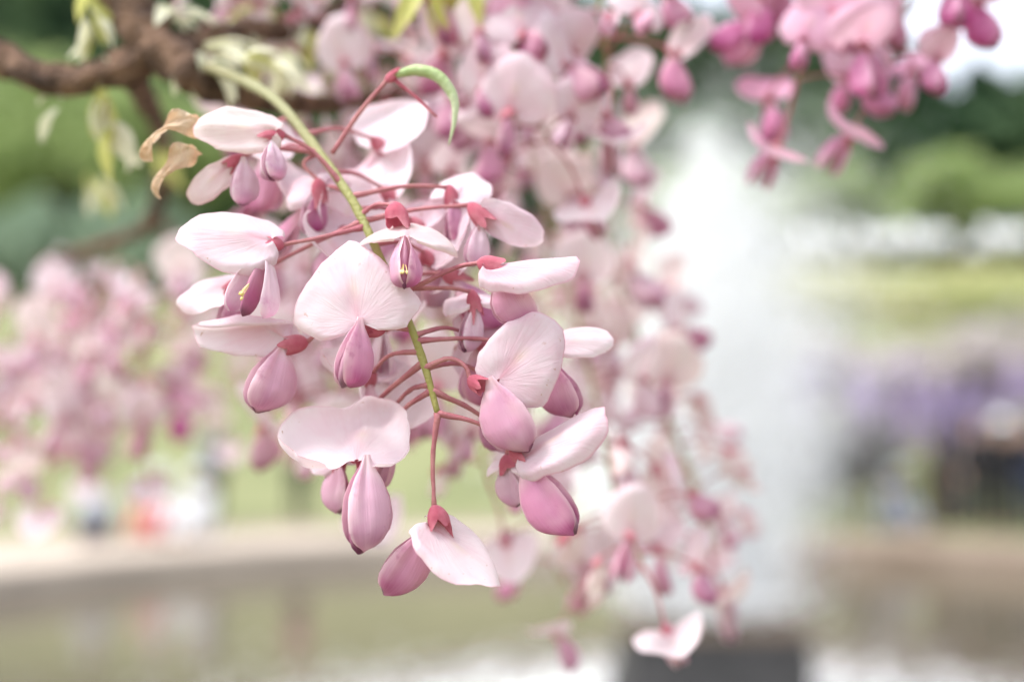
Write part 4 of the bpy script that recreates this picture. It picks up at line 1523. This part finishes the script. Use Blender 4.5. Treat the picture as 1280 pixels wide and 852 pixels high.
raceme([(420, -90, .32), (470, 150, .32), (560, 420, .31), (610, 600, .31)], 'pale pink raceme directly behind the focused flowers',
       [('blush', 6), ('cream', 2)], 34, seed=5)
raceme([(330, 60, .33), (390, 280, .33), (400, 440, .32), (440, 560, .32)], 'pink raceme behind the left side of the focused stalk',
       [('blush', 6), ('cream', 2)], 26, seed=6)
raceme([(470, -110, .42), (500, 20, .42), (520, 160, .42), (570, 300, .42)], 'ageing cream raceme under the yellow leaves',
       [('cream', 5), ('spent', 3), ('blush', 2)], 26, seed=7)
raceme([(640, -80, .46), (680, 180, .46), (720, 380, .46), (700, 560, .46)], 'dusky pink raceme deep behind the focused flowers',
       [('cream', 4), ('blush', 4), ('spent', 2)], 36, seed=8)
raceme([(640, 560, .36), (690, 640, .35), (700, 720, .345), (735, 750, .34)], 'thin raceme end with few mauve flowers over the foam',
       [('blush', 4), ('spent', 1)], 8, seed=9, tip=False)
raceme([(700, 40, .36), (745, 260, .36), (800, 430, .355), (850, 560, .35), (880, 660, .345)], 'dense pink raceme running along the edge of the white water',
       [('cream', 6), ('blush', 3), ('spent', 3)], 20, seed=21)
raceme([(385, -130, .34), (360, -50, .335), (345, 10, .33), (350, 60, .33)], 'small faded cream raceme above the bare brown branch',
       [('spent', 4), ('cream', 4)], 14, size=.8, seed=22)
raceme([(250, -120, .33), (262, -60, .325), (285, 0, .32), (310, 40, .32)], 'withered cream raceme between the branch and pale shoots',
       [('spent', 5), ('cream', 2)], 12, size=.75, seed=23)
# left cluster, well out of focus
raceme([(150, 300, .46), (100, 420, .46), (70, 510, .46), (60, 585, .46)], 'soft pink raceme above the person in navy trousers',
       [('blush', 5), ('cream', 3), ('spent', 2), ('deep', 1)], 28, seed=10)
raceme([(215, 325, .46), (190, 420, .46), (170, 490, .46), (178, 545, .46)], 'soft pink raceme above the people dressed in white',
       [('blush', 5), ('cream', 3), ('spent', 2), ('deep', 1)], 26, seed=11)
raceme([(60, 330, .50), (20, 430, .50), (-10, 520, .50), (-15, 585, .50)], 'soft pale raceme at the outer side of the blurred cluster',
       [('blush', 4), ('cream', 3), ('spent', 2)], 24, seed=12)
raceme([(260, 330, .66), (275, 400, .66), (280, 470, .66), (285, 520, .66)], 'short soft pink raceme beneath the large folded banner',
       [('blush', 5), ('cream', 2)], 14, seed=13)
raceme([(110, 300, .72), (120, 420, .72), (115, 520, .72), (110, 570, .72)], 'dusky raceme in the middle of the blurred cluster',
       [('blush', 3), ('deep', 2), ('cream', 2)], 18, seed=14)
# top right
raceme([(1040, -150, .30), (1040, -60, .30), (1020, 25, .298), (995, 105, .295)], 'deep rose raceme with magenta keels against the bright sky',
       [('deep', 5), ('blush', 1)], 18, seed=15, face=toward)
raceme([(1165, -150, .31), (1150, -60, .31), (1128, 20, .305), (1095, 95, .30)], 'slimmer deep rose raceme against the dark conifers',
       [('deep', 5), ('blush', 1)], 13, seed=16, face=toward)


# ------------------------------------------------------------------ branches, young leaves
br = empty('wisteria_branch', at(150, -120, .29), 'gnarled brown wisteria branch with pale young shoots', 'branch')
off = br.location


def limb(name, pts, radii, mat='bark', wob=.5, seg=16, n=64):
    mb = MB()
    rs = np.interp(np.linspace(0, 1, n), np.linspace(0, 1, len(radii)), radii)
    mb.tube(spline([tuple(at(*p) - off) for p in pts], n), rs, seg, wob=wob)
    return obj(name, mb.mesh(name, M[mat]), br)


limb('limb', [(120, -160, .30), (150, -30, .29), (190, 45, .285), (240, 90, .28), (300, 118, .285), (420, 130, .31), (520, 110, .34)],
     [.0072, .0062, .0056, .0050, .0036, .0022, .0016])
limb('limb', [(-120, 20, .29), (-20, 62, .29), (50, 98, .288), (110, 100, .287), (160, 82, .286), (200, 55, .285)],
     [.0038, .0038, .0040, .0042, .0045, .0045])
limb('limb', [(150, -130, .30), (420, -110, .33), (640, -120, .37), (840, -160, .37), (1038, -160, .302), (1165, -158, .312), (1330, -170, .33)],
     [.0085, .0075, .006, .005, .0045, .004, .003])
limb('twig', [(200, 70, .286), (300, 40, .30), (400, 30, .33), (480, -60, .38)], [.004, .003, .0025, .002], wob=.3)
limb('twig', [(160, 88, .288), (205, 180, .42), (190, 272, .45), (140, 302, .46), (50, 328, .50)], [.0035, .003, .003, .0026, .002], wob=.3)
limb('twig', [(190, 272, .45), (230, 300, .6), (265, 328, .66)], [.0026, .002, .0018], wob=.3)


def leaf_mesh(L, W, mat, seed=0, bend=.6):
    rr = random.Random(seed)
    vs, fs, uv = [], [], []
    n = 9
    for i in range(n):
        t_ = i / (n - 1)
        hw = W * .5 * math.sin(math.pi * t_ ** .8) ** .9 + .0001
        ang = bend * t_
        for k in (-1, -.5, 0, .5, 1):
            vs.append((hw * k, L * t_ * math.cos(ang * .5), -L * t_ * math.sin(ang * .5) + abs(k) * hw * .45))
            uv.append((k * .5 + .5, t_))
    for i in range(n - 1):
        for k in range(4):
            a = i * 5 + k
            fs.append((a, a + 1, a + 6, a + 5))
    return mesh('leaf', vs, fs, M[mat], uv)


LEAF = {'y': leaf_mesh(.013, .004, 'young_leaf', 1), 'p': leaf_mesh(.012, .0038, 'pale_bract', 2, 1.0), 'g': leaf_mesh(.015, .0045, 'young_leaf', 3, 1.2)}
rr = random.Random(4)


def shoot(px, py, d, n, kind, dirs, sc_=1.0):
    base = at(px, py, d)
    for k in range(n):
        o = obj('leaf', LEAF[kind[k % len(kind)]], br)
        dv = V(dirs[0] + rr.uniform(-.6, .6), dirs[1] + rr.uniform(-.6, .6), rr.uniform(-.6, .6))
        o.matrix_basis = frame(base - off + Vector((rr.uniform(-1, 1), rr.uniform(-1, 1), rr.uniform(-1, 1))) * .002, dv,
                               V(rr.uniform(-.5, .5), -1, rr.uniform(0, 1))) @ Matrix.Scale(sc_ * rr.uniform(.7, 1.2), 4)


shoot(115, 20, .285, 6, 'ppy', (.3, .6))
shoot(140, 75, .284, 3, 'pp', (.0, .4), .8)
shoot(125, 118, .285, 7, 'ypp', (-.2, 1))
shoot(70, 130, .285, 3, 'pp', (-.8, .1))
shoot(135, 150, .285, 4, 'yp', (.1, 1), 1.2)
shoot(215, 20, .29, 6, 'pp', (.5, -.1))
shoot(255, 60, .29, 6, 'pp', (.8, -.2))
shoot(310, 60, .30, 8, 'ppy', (.4, .2))
shoot(350, 110, .30, 6, 'pp', (.6, .4))
shoot(380, 40, .32, 9, 'ppy', (.3, .4))
shoot(420, 60, .34, 8, 'pp', (.3, .6))
shoot(130, -20, .29, 4, 'y', (.2, .5), 1.2)
shoot(540, -28, .275, 6, 'y', (-.1, 1), 1.15)
shoot(588, -30, .275, 6, 'y', (.1, 1), 1.15)
shoot(120, 225, .42, 5, 'pg', (.2, .6), 1.3)
shoot(205, 180, .42, 4, 'pg', (-.4, .3), 1.2)
shoot(330, 10, .33, 9, 'ppy', (.2, .6), 1.1)
shoot(450, 20, .36, 8, 'ppy', (.2, .8), 1.2)
shoot(270, 30, .30, 7, 'pp', (.6, .1))
shoot(400, 100, .33, 8, 'pp', (.7, .2), 1.1)
shoot(240, 75, .277, 4, 'p', (.2, .8), .8)
shoot(265, 85, .272, 6, 'pp', (.6, .3), .8)
shoot(300, 75, .275, 7, 'ppy', (.6, .0), .9)
shoot(345, 70, .285, 8, 'pp', (.5, .4), 1.0)
